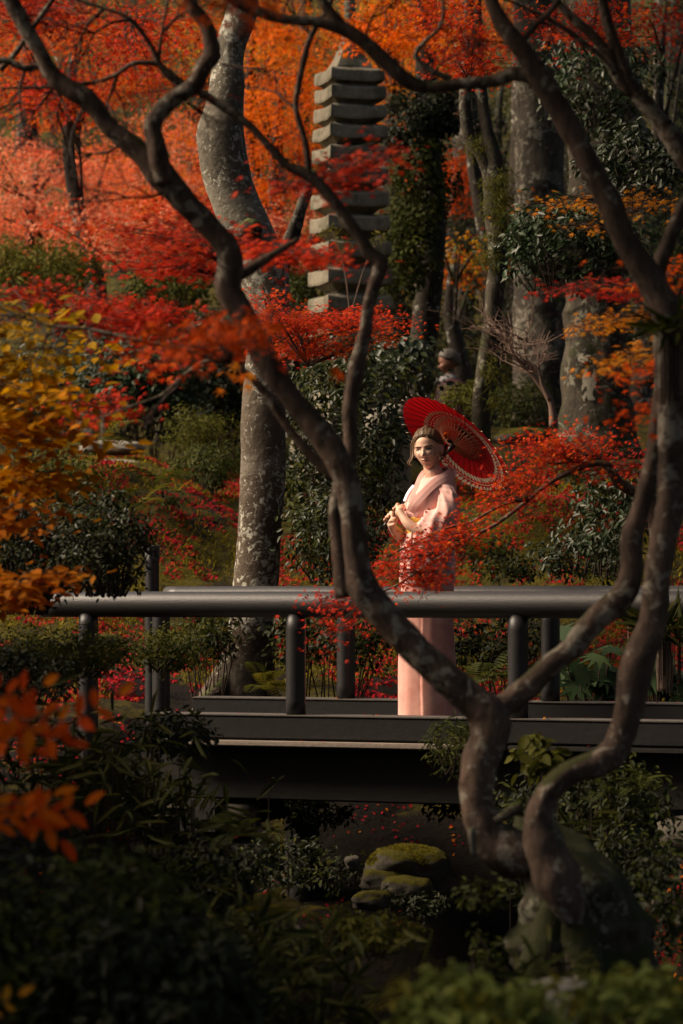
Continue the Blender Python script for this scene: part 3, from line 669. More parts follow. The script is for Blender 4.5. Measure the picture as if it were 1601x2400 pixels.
spray(fm, (1566,820,10.2), 1440, 858, 110, 18, 12.0, .4, 150, .040, YELO, nt=10, tilt=.4, tw=5, ang=-27, spread=.06, vs=.012, **fm_s)
spray(fm, (1566,860,10.2), 1500, 870, 60, 20, 11.4, .3, 90, .044, ORAN, nt=6, tilt=.5, tw=5, ang=-25, hi=.3, **fm_s)
spray(fm, (1575,960,10.1), 1560, 960, 50, 60, 10.6, .4, 130, .044, ORAN, nt=7, tilt=.7, tw=5, hi=.3, **fm_s)
spray(fm, (1480,500,10.1), 1520, 470, 90, 36, 14.5, .7, 220, .040, YELO, nt=14, tilt=.6, tw=5, **fm_s)
spray(fm, (1428,475,10.1), 1300, 490, 80, 14, 14.5, .7, 110, .040, YELO, nt=9, tilt=.5, tw=5, **fm_s)
spray(fm, (1440,540,10.1), 1340, 535, 60, 10, 14.5, .7, 60, .040, YELO, nt=7, tilt=.5, tw=5, **fm_s)

random.seed(21)
def twigfan(parent, px, py, D, ang, L, depth=3, w0=9):
    out = []
    def grow(x, y, d, a, l, w_, lev):
        ex = x+math.cos(R(a))*l; ey = y-math.sin(R(a))*l; dd_ = d+random.uniform(-.12, .12)
        mx = (x+ex)/2+random.gauss(0, l*.07); my = (y+ey)/2+random.gauss(0, l*.07)
        out.append([(P(x, y, d), M(w_/2, d)), (P(mx, my, (d+dd_)/2), M(w_*.42, d)), (P(ex, ey, dd_), M(w_*.3, d))])
        if lev > 0:
            for k in range(random.choice((2,3))): grow(ex, ey, dd_, a+random.gauss(0, 34), l*random.uniform(.55,.85), w_*.62, lev-1)
            if random.random() < .7: grow(mx, my, d, a+random.choice((-1,1))*random.uniform(25,60), l*.6, w_*.5, lev-1)
    grow(px, py, D, ang, L, w0, depth); tubes('twigs', out, M_TWIG, parent, kind='stuff', sides=5, step=.08, rough=.1, cap=False)
for a_ in ((306,46,10.6,200,90),(245,20,10.6,230,80),(275,173,10.6,250,70),(219,194,10.6,200,80),(128,204,10.6,230,70),(357,112,10.6,130,70),(403,179,10.6,300,70),(587,296,10.6,320,70),(60,160,10.6,260,80),(380,76,10.6,40,80),(520,150,10.4,350,60),(204,235,10.4,245,80),(300,330,10.3,200,90),(730,82,10.6,130,60),(694,255,10.6,140,60),(851,97,10.3,70,60),(1004,200,10.3,60,60),(1413,0,10.9,250,60),(1352,87,10.6,300,60),(1224,117,10.2,160,60),(408,444,10.3,190,110),(200,770,10.5,190,90),(430,880,10.5,230,60),(1541,640,10.2,175,120)): twigfan(fm, *a_)

# red maple whose bough hangs in front of the woman
rm = TH('red_maple', 'small red maple with a long bough hanging before the woman and the handrail', 1530, 1420, 14.9)
R_D = 15.0
br3(rm, [(1560,1620,40),(1548,1400,38),(1538,1250,34),(1520,1160,28),(1485,1150,24),(1450,1132,24),(1433,1100,20)], R_D, M_FORE, 'trunk', 71, sides=12)
br3(rm, [(1436,1100,20),(1415,1086,15),(1377,1090,14),(1331,1109,13),(1285,1134,12),(1234,1175,11),(1158,1231,10),(1086,1267,9),(1030,1308,8),(979,1339,7),(930,1372,5),(860,1400,4)], R_D, M_FORE, 'branch', 72, sides=9)
br3(rm, [(1240,1172,8),(1180,1182,7),(1100,1225,6),(1040,1240,6),(960,1280,5),(900,1305,4)], R_D-.1, M_FORE, 'branch', 73, sides=8)
br3(rm, [(1377,1090,9),(1350,1080,8),(1290,1085,6),(1220,1060,5)], R_D, M_FORE, 'branch', 74, sides=8)
br3(rm, [(1436,1100,12),(1400,1070,9),(1370,1040,7),(1340,1015,5)], R_D+.1, M_FORE, 'branch', 75, sides=8)
S_ = dict(twmat=M_TWIG, sub=4, spread=.075, vs=.028, droop=.55, face=.45)
spray(rm, (1350,1080,R_D), 1310, 1035, 140, 42, R_D, .3, 1250, .030, RED, nt=24, tilt=.8, singles=40, ang=-6, tw=3, **S_)
spray(rm, (1400,1070,R_D), 1240, 1050, 60, 22, R_D, .2, 260, .030, CRIM, nt=8, tilt=.8, ang=-24, tw=3, **S_)
spray(rm, (1234,1175,R_D), 1165, 1145, 120, 26, R_D-.1, .2, 620, .031, RED, nt=18, tilt=.8, singles=40, ang=-33, tw=3, **S_)
spray(rm, (1086,1267,R_D), 1050, 1240, 120, 32, R_D-.15, .2, 612, .032, RED, nt=20, tilt=.8, singles=80, ang=-30, tw=3, **S_)
spray(rm, (1030,1300,R_D), 950, 1300, 95, 36, R_D-.2, .2, 518, .032, RED, nt=20, tilt=.8, singles=60, ang=-20, hi=.7, tw=3, **S_)
spray(rm, (979,1339,R_D), 985, 1378, 85, 34, R_D-.2, .15, 302, .033, RED, nt=14, tilt=.85, singles=40, ang=-30, tw=3, **S_)
spray(rm, (1090,1262,R_D), 1040, 1330, 60, 40, R_D-.1, .15, 93, .032, RED, nt=9, tilt=.8, tw=3, **S_)
spray(rm, (979,1339,R_D), 905, 1352, 50, 26, R_D-.2, .15, 144, .033, RED, nt=9, tilt=.85, ang=-20, tw=3, hi=.6, **S_)
spray(rm, (860,1400,R_D), 765, 1425, 75, 30, R_D-.3, .15, 237, .034, RED, nt=12, tilt=.85, singles=30, ang=-20, tw=3, hi=.6, **S_)
spray(rm, (860,1400,R_D), 770, 1510, 60, 26, R_D-.3, .12, 122, .034, RED, nt=8, tilt=.85, ang=-25, tw=3, hi=.6, **S_)
spray(rm, (1450,1130,R_D), 1475, 1075, 60, 34, R_D+.2, .2, 216, .030, CRIM, nt=10, tilt=.8, tw=3, lo=.2, **S_)
spray(rm, (1433,1100,R_D), 1385, 1115, 60, 18, R_D, .2, 108, .030, RED, nt=8, tilt=.8, tw=3, ang=-18, **S_)

# maple behind the pale trunk: the red layer in front of the pagoda's foot
m2 = TH('red_maple', 'orange-red maple spreading a flat layer of leaves before the foot of the pagoda', 608, 1560, 19.9)
br3(m2, [(608,1560,60,1.9),(612,1300,50,1.9),(612,1050,40,1.8),(618,900,30,1.5),(650,850,20,.6),(700,815,14),(760,785,9)], 18.0, M_DARKB, 'trunk', 81, sides=10)
for pts_ in ([(700,815,10),(800,775,7),(920,765,4)],[(650,850,12,.6),(640,780,9,.2),(620,700,6)],[(700,815,8),(740,760,6),(820,730,4)],[(660,845,8,.4),(720,830,6),(800,810,4)]): br3(m2, pts_, 18.0, M_DARKB, 'branch', 82, sides=7)
spray(m2, (800,775,18.0), 850, 745, 130, 34, 17.6, .6, 900, .034, RED, nt=20, tilt=.5, tw=4, hi=.8, twmat=M_TWIG)
spray(m2, (700,790,18.0), 690, 735, 110, 34, 17.6, .6, 800, .034, RED, nt=16, tilt=.5, ang=1, tw=4, hi=.8, twmat=M_TWIG)
spray(m2, (722,860,18.0), 720, 800, 100, 42, 17.8, .5, 620, .034, RED, nt=14, tilt=.5, tw=4, twmat=M_TWIG)
spray(m2, (722,860,18.0), 620, 690, 60, 44, 17.4, .4, 330, .036, RED, nt=10, tilt=.6, tw=4, lo=.3, twmat=M_TWIG)
spray(m2, (722,860,18.0), 935, 765, 45, 22, 17.6, .4, 200, .034, ORAN, nt=8, tilt=.5, tw=4, hi=.5, twmat=M_TWIG)

# yellow and olive leaved tree at the left edge, close to the lens
yl = TH('yellow_leaved_tree', 'slender tree with olive and amber leaves reaching in at the left edge', -60, 1700, 11.6)
br3(yl, [(-150,1900,50),(-140,1500,44),(-120,1200,40),(-90,900,34),(-60,760,24),(20,740,14),(120,745,8)], 11.6, M_FORE, 'trunk', 91, sides=10)
br3(yl, [(-130,1300,24),(-60,1200,18),(40,1130,12),(150,1100,7)], 11.6, M_FORE, 'branch', 92, sides=8)
br3(yl, [(-130,1500,24),(-60,1420,18),(40,1370,11),(140,1330,6)], 11.6, M_FORE, 'branch', 93, sides=8)
Y_ = dict(twmat=M_TWIG, shape='ovalb', droop=.15, sub=3, vs=.016, spread=.075)
spray(yl, (-60,760,11.6), 110, 770, 150, 26, 11.4, .25, 85, 0.051, OLIV, nt=9, tilt=.6, hi=.3, singles=60, ang=-10, tw=4, **Y_)
spray(yl, (-90,860,11.6), 130, 870, 200, 44, 11.7, .3, 150, 0.049, OLIV, nt=12, tilt=.6, hi=.55, singles=60, ang=-12, tw=4, **Y_)
spray(yl, (-100,900,11.6), 90, 955, 150, 40, 11.4, .3, 170, 0.049, OLIV, nt=12, tilt=.6, lo=.3, hi=.8, singles=50, tw=4, **Y_)
spray(yl, (-110,960,11.6), 110, 1040, 170, 44, 11.5, .3, 200, 0.049, OLIV, nt=14, tilt=.6, lo=.4, singles=40, tw=4, ang=6, **Y_)
spray(yl, (40,1130,11.6), 130, 1150, 90, 60, 11.6, .3, 110, 0.049, OLIV, nt=9, tilt=.6, lo=.4, singles=20, tw=4, ang=20, **Y_)
spray(yl, (-60,1200,11.6), 20, 1110, 90, 60, 11.6, .3, 120, 0.049, OLIV, nt=9, tilt=.6, lo=.5, tw=4, **Y_)
spray(yl, (-60,1200,11.6), 60, 1230, 120, 30, 11.6, .3, 110, 0.046, YELO, nt=9, tilt=.6, hi=.8, singles=20, tw=4, **Y_)
spray(yl, (-60,1420,11.6), 60, 1375, 120, 34, 11.4, .25, 210, 0.044, YELO, nt=14, tilt=.5, hi=.7, singles=40, tw=4, ang=-14, **Y_)
spray(yl, (40,1370,11.6), 165, 1335, 62, 16, 11.4, .2, 40, 0.044, YELO, nt=5, tilt=.5, hi=.7, singles=8, tw=3, ang=-18, **Y_)

# blurred orange oval leaves close to the lens, bottom left
ol = TH('orange_shrub', 'shrub with big blurred orange oval leaves poking in at the lower left edge', -80, 2200, 7.8, cat='shrub')
br3(ol, [(-160,2500,20),(-140,2200,18),(-120,1950,14),(-60,1900,9),(60,1880,5)], 7.8, M_FORE, 'stem', 95, sides=8)
br3(ol, [(-130,2000,14),(-110,1800,12),(-60,1700,8),(60,1690,5),(180,1650,4)], 7.8, M_FORE, 'stem', 96, sides=8)
SH['leaflet'] = (np.array([(0,0,0),(.13,.16,.03),(.22,.42,.045),(.17,.72,.02),(0,1.0,-.08),(-.17,.72,.02),(-.22,.42,.045),(-.13,.16,.03)]), [(0,1,2,3,4),(0,4,5,6,7)])
def compound(parent, path, D, leafpx, mat, pairs, lo=0, hi=.6, seed=0):
    """a twig with paired leaflets"""
    L_ = [p for p, r in catmull([(P(x, y, D), 0) for x, y in path], .012)]; vs, fs = tube_data([(L_[i], lerp(.0022, .001, i/len(L_))) for i in range(0, len(L_), 3)], sides=5, step=.02, rough=0); link('twig', mesh('twig', vs, fs), M_TWIG, parent)
    pos = []; nr = []; yw = []; sz = []; n = len(L_)
    for k in range(pairs):
        i = int(lerp(n*.12, n-2, k/max(1, pairs-1))); a = (L_[min(i+2, n-1)]-L_[max(i-2, 0)]).normalized()
        side = a.cross(Vector((0,-1,0))).normalized()
        for sg in ((-1, 1) if k < pairs-1 else (0,)):
            d = a*.65+side*sg*random.uniform(.6, 1.1)+Vector((0, random.uniform(-.4,.4), -.05)); pos.append([*L_[i]]); yw.append([*d]); nr.append([random.gauss(0,.35), -1, .35+random.gauss(0,.35)]); sz.append(M(leafpx, D)*random.uniform(.75, 1.1))
    m = len(pos); rnd = lo+(hi-lo)*rng.random(m)
    add_leaves(parent, 'leaflet', np.array(pos), np.array(sz), rotmats(np.array(nr), np.array(yw)), rnd, mat, m)
for path, n_l in (([(-40,1625),(40,1625),(110,1600)],4),([(-40,1640),(60,1680),(160,1690),(240,1650),(285,1625)],7),([(30,1670),(90,1720),(170,1740)],4),([(-30,1730),(40,1745),(90,1760)],4),([(-30,1700),(30,1690),(70,1650)],3),
                  ([(-20,1935),(60,1915),(130,1905),(205,1885)],6),([(60,1920),(105,1890),(130,1855)],3),([(80,1920),(120,1945),(150,1975)],3),([(-30,1900),(20,1905),(60,1885)],3)):
    compound(ol, path, 7.8+random.uniform(-.1,.1), 64, ORAN, n_l, 0, .75)
compound(ol, [(-30,2370),(20,2345),(50,2330)], 7.6, 44, YELO, 3, .7, 1)

# ------------------------------------------------------------ maples on the sunlit slope (upper left)
def far_maple(label, cx, cy, rx, ry, D, n, mats, leaf=.058, seed=0, dd=1.6, clumps=60, base_py=700, name='maple_tree', cl=.5, group='autumn maples on the far slope', flat=.28, tm=None, lo=0, hi=1, trunk=True):
    T = TH(name, label, cx+random.uniform(-60,60), base_py, D, group); b = T.location; C = P(cx, cy, D)
    if trunk:
        zt = C.z+.25*M(ry, D); tm = tm or M_DARKB; r0 = .11
        vs, fs = tube_data([(Vector((b.x, b.y, b.z-.3)), r0*1.2), (Vector((lerp(b.x,C.x,.4)+.1, D, lerp(b.z, zt, .35))), r0), (Vector((C.x-.08, D, lerp(b.z, zt, .7))), r0*.6), (Vector((C.x, D, zt+M(ry, D)*.3)), r0*.2)], sides=10, step=.3, rough=.1, seed=seed)
        link('trunk', mesh('trunk', vs, fs), tm, T); tl = []
        for k in range(9):
            t_ = random.uniform(.5, .95); q = Vector((lerp(b.x, C.x, min(1, t_*1.2)), D, lerp(b.z, zt, t_)))
            e = Vector((C.x+random.uniform(-1,1)*M(rx, D), D+random.uniform(-1,1)*dd, C.z+random.uniform(-.9,1)*M(ry, D)))
            tl.append([(q, .022), (q.lerp(e, .5)+Vector((0,0,.15)), .013), (e, .004)])
        tubes('boughs', tl, tm, T, kind='stuff', sides=5, step=.3, rough=0)
    for m, fr in mats: cloud(T, cx, cy, rx, ry, D, dd, int(n*fr), leaf, m, 'maple5', clumps, cl, .9, face=.5, flat=flat, lo=lo, hi=hi)
    return T
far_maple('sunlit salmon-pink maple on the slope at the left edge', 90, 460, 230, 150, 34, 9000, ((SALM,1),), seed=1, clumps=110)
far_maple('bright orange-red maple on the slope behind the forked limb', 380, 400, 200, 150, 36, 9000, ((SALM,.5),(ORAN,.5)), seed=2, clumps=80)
far_maple('orange maple filling the gap between pale trunk and pagoda', 660, 300, 150, 240, 33, 9000, ((ORAN,1),), seed=3, clumps=80, lo=.2)
far_maple('golden orange maple behind the pagoda finial', 930, 150, 170, 190, 35, 7500, ((ORAN,.6),(OLIV,.4)), seed=4, clumps=60, lo=.2)
far_maple('deep orange maple at the upper left corner', 180, 140, 280, 160, 31, 9500, ((ORAN,.7),(RUST,.3)), seed=5, clumps=80, hi=.8)
far_maple('red-orange maple above the pale trunk', 600, 60, 200, 120, 34, 5000, ((ORAN,.7),(OLIV,.3)), seed=6, clumps=50)
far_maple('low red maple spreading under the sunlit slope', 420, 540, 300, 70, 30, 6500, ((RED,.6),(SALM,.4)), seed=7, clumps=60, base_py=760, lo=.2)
far_maple('orange maple seen through the gap right of the ivy trunk', 1080, 430, 60, 90, 36, 2200, ((ORAN,1),), seed=8, clumps=24, hi=.4)
far_maple('dull orange maple low behind the forked tree', 1070, 620, 70, 80, 31, 700, ((ORAN,.5),(OLIV,.5)), seed=9, clumps=26, base_py=840)
far_maple('small red maple above the dark right-hand slope', 1120, 60, 120, 90, 32, 1800, ((ORAN,.6),(RUST,.4)), seed=10, clumps=26)
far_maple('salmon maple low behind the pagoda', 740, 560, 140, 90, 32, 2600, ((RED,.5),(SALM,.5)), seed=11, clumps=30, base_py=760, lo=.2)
far_maple('dark red maple peeping past the upper right corner', 1560, 60, 90, 100, 30, 1200, ((RUST,1),), seed=12, clumps=20)
# hill and evergreen mass further off
far_maple('tall pale-green evergreen behind the sunlit maples', 120, 560, 240, 160, 42, 4500, ((GRNY,.5),(GRN,.5)), leaf=.08, seed=13, clumps=60, name='evergreen_tree', group='evergreens closing the view', flat=.7)
far_maple('dark evergreen behind the orange maples', 480, 250, 400, 260, 44, 9000, ((GRN,.5),(DARKG,.5)), leaf=.09, seed=14, clumps=90, name='evergreen_tree', group='evergreens closing the view', flat=.7, cl=.7)
for i, (cx, cy, rx, ry, D, n) in enumerate([(1180,330,200,300,39,9000),(1480,250,220,300,33,9000),(1350,620,300,180,34.5,8000),(950,620,200,160,33,6000),(1560,620,130,200,27,4500),(1250,820,320,110,34.5,6500),(1000,900,160,120,34.5,4500),(350,830,300,120,31,6500)]):
    far_maple(['dark evergreen crown behind the cedar trunk','dark evergreen crown in the upper right corner','dark evergreen mass behind the glossy camellia','dark evergreen behind the ivy trunk','dark evergreen at the right edge','low dark evergreen behind the bare shrub','low dark evergreen behind the second visitor','dark evergreens behind the left moss bank'][i],
              cx, cy, rx, ry, D, n, ((DARKG,.75),(GRN,.25)), leaf=.075, seed=20+i, clumps=90, name='evergreen_tree', group='evergreens closing the view', flat=.8, cl=.55, base_py=900, trunk=i < 5)

# ivy on the trunk
iv = props(link('ivy', bpy.data.meshes.new('ivy_anchor'), None), 'mass of small-leaved ivy cloaking the dark trunk right of the pagoda', 'ivy', kind='stuff')
bpy.data.objects.remove(iv)
ivr = TH('ivy', 'shaggy green ivy hanging round the dark trunk right of the pagoda', 1000, 900, 27.2, cat='ivy')
for cx, cy, rx, ry, n in ((970,300,90,80,2400),(985,420,70,100,2200),(960,560,70,80,1800),(1010,250,70,60,1000),(930,650,60,60,900),(1060,260,60,50,600)):
    cloud(ivr, cx, cy, rx, ry, 27.0, .3, n, .05, GRN if cy > 400 else DARKG, 'ovalb', 22, .18, .8, face=.6)
ivy2 = TH('ivy', 'yellow-green hanging moss and ivy on the forked tree stem', 1163, 690, 22.3, cat='ivy')
for cx, cy, rx, ry, n in ((1160,480,34,70,700),(1150,580,30,60,500),(1185,450,24,60,300),(1120,340,20,24,160),(1150,900,24,80,300)):
    cloud(ivy2, cx, cy, rx, ry, 22.3, .2, n, .045, GRNY, 'lance', 16, .09, .8, droop=1.4, face=.4, lo=0, hi=.7)

# ------------------------------------------------------------ shrubs
def shrub(name, label, cx, cy, rx, ry, D, dd, n, leaf, mat, shape='oval', clumps=30, cl=.16, cat='shrub', stems=True, group=None, mats=None, **kw):
    C = P(cx, cy, D); X = C.x; T = thing(name, label, cat, (X, D, H(X, D)), group)
    for m, fr in (mats or ((mat, 1),)):
        cloud(T, cx, cy, rx, ry, D, dd, int(n*fr), leaf, m, shape, clumps, cl, stems=M_TWIG if stems else None, base=Vector((X, D, H(X, D))), **kw); stems = False
    return T
shrub('camellia', 'glossy camellia right of the leaning limb, its leaves catching pale light', 1330, 570, 150, 105, 18.5, .5, 2800, .064, GLOS, clumps=60, cl=.15, face=.35, mats=((GLOS,.25),(BLUG,.75)))
shrub('camellia', 'camellia boughs with sparse glossy leaves above the ochre maple layer', 1480, 380, 120, 80, 18.8, .5, 1300, .062, GLOS, clumps=36, cl=.13, face=.3)
shrub('camellia', 'shaded camellia high up beside the grey blotched trunk', 1400, 180, 140, 110, 23, .6, 2600, .06, GLOS, clumps=50, cl=.2, face=.3, mats=((GLOS,.6),(BLUG,.4)))
shrub('camellia', 'dark camellia with drooping leaves right of the red bough', 1440, 1200, 90, 130, 18.2, .4, 1300, .05, GLOS, clumps=34, cl=.13, face=.3, mats=((GLOS,.7),(BLUG,.3)))
shrub('camellia', 'low glossy shrub on the moss left of the broad forked limb', 1340, 1290, 90, 50, 18.6, .4, 700, .045, GLOS, clumps=22, cl=.11, face=.3)
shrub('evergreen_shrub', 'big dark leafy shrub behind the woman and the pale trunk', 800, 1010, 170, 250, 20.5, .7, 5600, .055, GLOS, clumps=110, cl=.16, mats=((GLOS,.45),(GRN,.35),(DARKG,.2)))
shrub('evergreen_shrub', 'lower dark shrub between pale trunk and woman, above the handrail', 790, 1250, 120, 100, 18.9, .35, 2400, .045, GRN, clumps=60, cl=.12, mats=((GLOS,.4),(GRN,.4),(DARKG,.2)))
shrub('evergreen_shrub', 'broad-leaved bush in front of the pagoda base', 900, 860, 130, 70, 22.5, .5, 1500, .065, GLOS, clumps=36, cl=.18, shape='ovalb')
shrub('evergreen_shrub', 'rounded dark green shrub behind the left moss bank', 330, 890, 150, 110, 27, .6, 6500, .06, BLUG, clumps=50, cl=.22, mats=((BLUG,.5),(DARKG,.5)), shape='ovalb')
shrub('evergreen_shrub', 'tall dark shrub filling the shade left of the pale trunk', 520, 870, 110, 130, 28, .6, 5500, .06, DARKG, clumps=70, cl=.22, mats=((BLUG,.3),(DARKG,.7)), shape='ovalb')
shrub('azalea_bush', 'clipped yellow-green azalea on the moss bank left of the pale trunk', 470, 1015, 85, 48, 25, .4, 2200, .035, GRNY, clumps=40, cl=.16, lo=0, hi=.6)
shrub('azalea_bush', 'small dark bush at the top of the red-leaf-strewn bank', 480, 1090, 70, 50, 24, .4, 1100, .045, GRN, clumps=26, cl=.14)
shrub('azalea_bush', 'soft green bush behind the parasol', 1220, 950, 80, 50, 27, .5, 1500, .045, GRN, clumps=30, cl=.22)
shrub('azalea_bush', 'lit green bush left of the parasol rim', 1090, 935, 50, 36, 24.5, .4, 700, .045, GRNY, clumps=18, cl=.14, hi=.5)
shrub('evergreen_shrub', 'sunlit pale green shrub at the left edge under the salmon maple', 90, 630, 130, 60, 29, .6, 3200, .055, GRNY, clumps=50, cl=.24)
shrub('evergreen_shrub', 'green shrub half hidden behind the forked limb', 400, 670, 110, 44, 27, .5, 1900, .055, GRN, clumps=34, cl=.2, mats=((GRN,.6),(GRNY,.4)))
shrub('evergreen_shrub', 'green shrub in the gap between pale trunk and pagoda', 700, 660, 40, 60, 27, .4, 600, .06, GRN, clumps=16, cl=.18)
shrub('evergreen_shrub', 'white-flecked bush behind the amber leaves at the left edge', 60, 940, 120, 120, 23, .6, 2200, .05, GLOS, clumps=44, cl=.18, mats=((GLOS,.4),(DARKG,.4),(GRNY,.2)))
shrub('evergreen_shrub', 'low fern-green bush on the left of the moss bank', 130, 1110, 120, 50, 21, .5, 1900, .045, GRN, clumps=40, cl=.15, mats=((GRN,.6),(GRNY,.4)))
shrub('camellia', 'dark camellia standing over the left end of the handrail', 240, 1262, 112, 118, 13.6, .35, 3800, .030, GLOS, clumps=100, cl=.085, mats=((DARKG,.5),(GLOS,.3),(GRN,.2)))
shrub('camellia', 'dark camellia at the left edge under the amber leaves', 50, 1290, 130, 130, 14.0, .35, 4200, .032, GLOS, clumps=90, cl=.09, mats=((DARKG,.6),(GLOS,.2),(GRN,.2)))
shrub('azalea_bush', 'low azalea hedge in front of the left bridge post', 130, 1530, 190, 50, 14.3, .4, 4200, .026, GRNY, clumps=90, cl=.09, hi=.7, mats=((GRN,.4),(GRNY,.6)))
shrub('azalea_bush', 'azalea hedge end beside the footbridge kerb', 385, 1520, 85, 44, 15.1, .3, 2000, .026, GRNY, clumps=50, cl=.08, hi=.7, mats=((GRN,.5),(GRNY,.5)))
shrub('azalea_bush', 'dull shrub under the dark camellia', 60, 1580, 130, 60, 13.2, .3, 1500, .03, DARKG, clumps=40, cl=.09)
# shrubs of the dark lower left
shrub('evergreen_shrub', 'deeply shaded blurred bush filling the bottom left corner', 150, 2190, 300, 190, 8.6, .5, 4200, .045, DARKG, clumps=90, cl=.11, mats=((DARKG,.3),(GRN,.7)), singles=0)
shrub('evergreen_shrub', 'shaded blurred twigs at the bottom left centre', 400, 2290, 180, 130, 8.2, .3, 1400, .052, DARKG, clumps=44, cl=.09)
shrub('azalea_bush', 'small bush with upturned leaf whorls over the dark hollow', 850, 2190, 130, 46, 11.2, .25, 900, .034, GRNY, clumps=36, cl=.055, singles=40, hi=.5, face=.2)
shrub('azalea_bush', 'little leafy shoot in the dark hollow left of the leaning trunk', 1140, 2090, 50, 40, 10.6, .1, 160, .034, GRN, clumps=12, cl=.05, singles=30, face=.2)
shrub('azalea_bush', 'upright leafy shoot near the foot of the leaning trunk', 1130, 2240, 36, 70, 10.0, .1, 130, .038, GRN, clumps=12, cl=.05, singles=30, face=.2, shape='oval')
shrub('rhododendron', 'blurred green lance-leaved bush at the bottom centre', 1110, 2368, 190, 70, 7.0, .25, 900, .050, GRN, clumps=54, cl=.055, shape='oval', singles=150, face=.1, mats=((RHOD,.85),(GRNY,.15)))
shrub('rhododendron', 'blurred green lance-leaved bush in the bottom right corner', 1500, 2356, 190, 80, 7.3, .25, 900, .052, GRN, clumps=54, cl=.06, shape='oval', singles=150, face=.1, mats=((RHOD,.85),(GRNY,.15)))
yt = shrub('yellow_twigs', 'twig with a few small yellow leaves at the bottom edge', 350, 2360, 60, 40, 9.0, .1, 34, .028, YELO, clumps=10, cl=.03, singles=34, lo=.7, cat='shrub')
# right-hand bank under the bridge
shrub('evergreen_shrub', 'broad soft green leaves between the two forks of the leaning maple', 1265, 1770, 62, 52, 13.0, .15, 120, .062, GRNY, clumps=18, cl=.07, singles=90, shape='ovalb', hi=.5)
shrub('pine_seedling', 'fine needle-leaved shrub growing left of the forked limb', 1060, 1745, 60, 60, 14.2, .2, 700, .045, GRN, clumps=24, cl=.07, shape='lance', cat='shrub')
shrub('evergreen_shrub', 'small bush on the shaded bank under the bridge, right of centre', 990, 1810, 80, 34, 17.5, .25, 900, .04, GRN, clumps=26, cl=.09, mats=((GRN,.6),(GRNY,.4)))
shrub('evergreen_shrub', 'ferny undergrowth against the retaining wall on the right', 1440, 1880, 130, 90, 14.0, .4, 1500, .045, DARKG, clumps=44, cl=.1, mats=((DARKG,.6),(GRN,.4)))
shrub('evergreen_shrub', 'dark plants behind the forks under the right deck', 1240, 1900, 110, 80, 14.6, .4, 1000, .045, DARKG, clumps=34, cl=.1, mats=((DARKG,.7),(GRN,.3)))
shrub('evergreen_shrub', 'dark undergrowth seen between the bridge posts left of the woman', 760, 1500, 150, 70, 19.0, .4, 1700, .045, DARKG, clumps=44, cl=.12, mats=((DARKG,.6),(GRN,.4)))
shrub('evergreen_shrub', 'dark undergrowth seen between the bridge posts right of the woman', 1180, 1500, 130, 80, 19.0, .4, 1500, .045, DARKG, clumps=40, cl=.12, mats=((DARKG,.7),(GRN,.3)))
shrub('evergreen_shrub', 'undergrowth at the foot of the pale trunk', 480, 1480, 70, 70, 19.0, .3, 900, .045, GRN, clumps=26, cl=.11, mats=((DARKG,.4),(GRN,.4),(GRNY,.2)))

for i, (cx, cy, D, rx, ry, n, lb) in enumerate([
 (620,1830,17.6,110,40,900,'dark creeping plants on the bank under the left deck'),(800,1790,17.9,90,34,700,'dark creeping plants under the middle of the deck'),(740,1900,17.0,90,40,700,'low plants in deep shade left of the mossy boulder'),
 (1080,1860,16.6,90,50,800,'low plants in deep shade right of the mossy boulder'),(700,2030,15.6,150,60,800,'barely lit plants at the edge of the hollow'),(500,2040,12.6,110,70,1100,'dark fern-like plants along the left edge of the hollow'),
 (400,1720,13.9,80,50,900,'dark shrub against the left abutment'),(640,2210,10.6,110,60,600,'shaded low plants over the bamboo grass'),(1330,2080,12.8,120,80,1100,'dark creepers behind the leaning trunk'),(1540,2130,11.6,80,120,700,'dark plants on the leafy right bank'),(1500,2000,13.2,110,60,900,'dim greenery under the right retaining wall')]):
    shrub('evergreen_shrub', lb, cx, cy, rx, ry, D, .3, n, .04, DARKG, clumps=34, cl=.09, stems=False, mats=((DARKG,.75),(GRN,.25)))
for i, (cx, cy, D, rx, ry, n, lb) in enumerate([
 (400,1170,22.6,34,16,140,'small leafy plant among red leaves on the left bank'),(700,1180,21.5,60,40,600,'dark low plant right of the pale trunk'),
 (1400,1180,22.4,60,26,300,'low green plants on the moss right of the parasol'),(1120,1290,19.8,70,30,600,'dark low plants just behind the far handrail'),(1200,1330,19.4,80,20,500,'plants fringing the far handrail right of the woman'),(1430,1330,19.3,80,24,600,'plants fringing the far handrail near the right limbs'),
(1330,1110,23,40,20,200,'dark tuft on the moss under the red bough')]):
    shrub('low_plant', lb, cx, cy, rx, ry, D, .25, n, .042, GRN, clumps=20, cl=.09, stems=False, cat='plant', mats=((DARKG,.4),(GRN,.4),(GRNY,.2)))

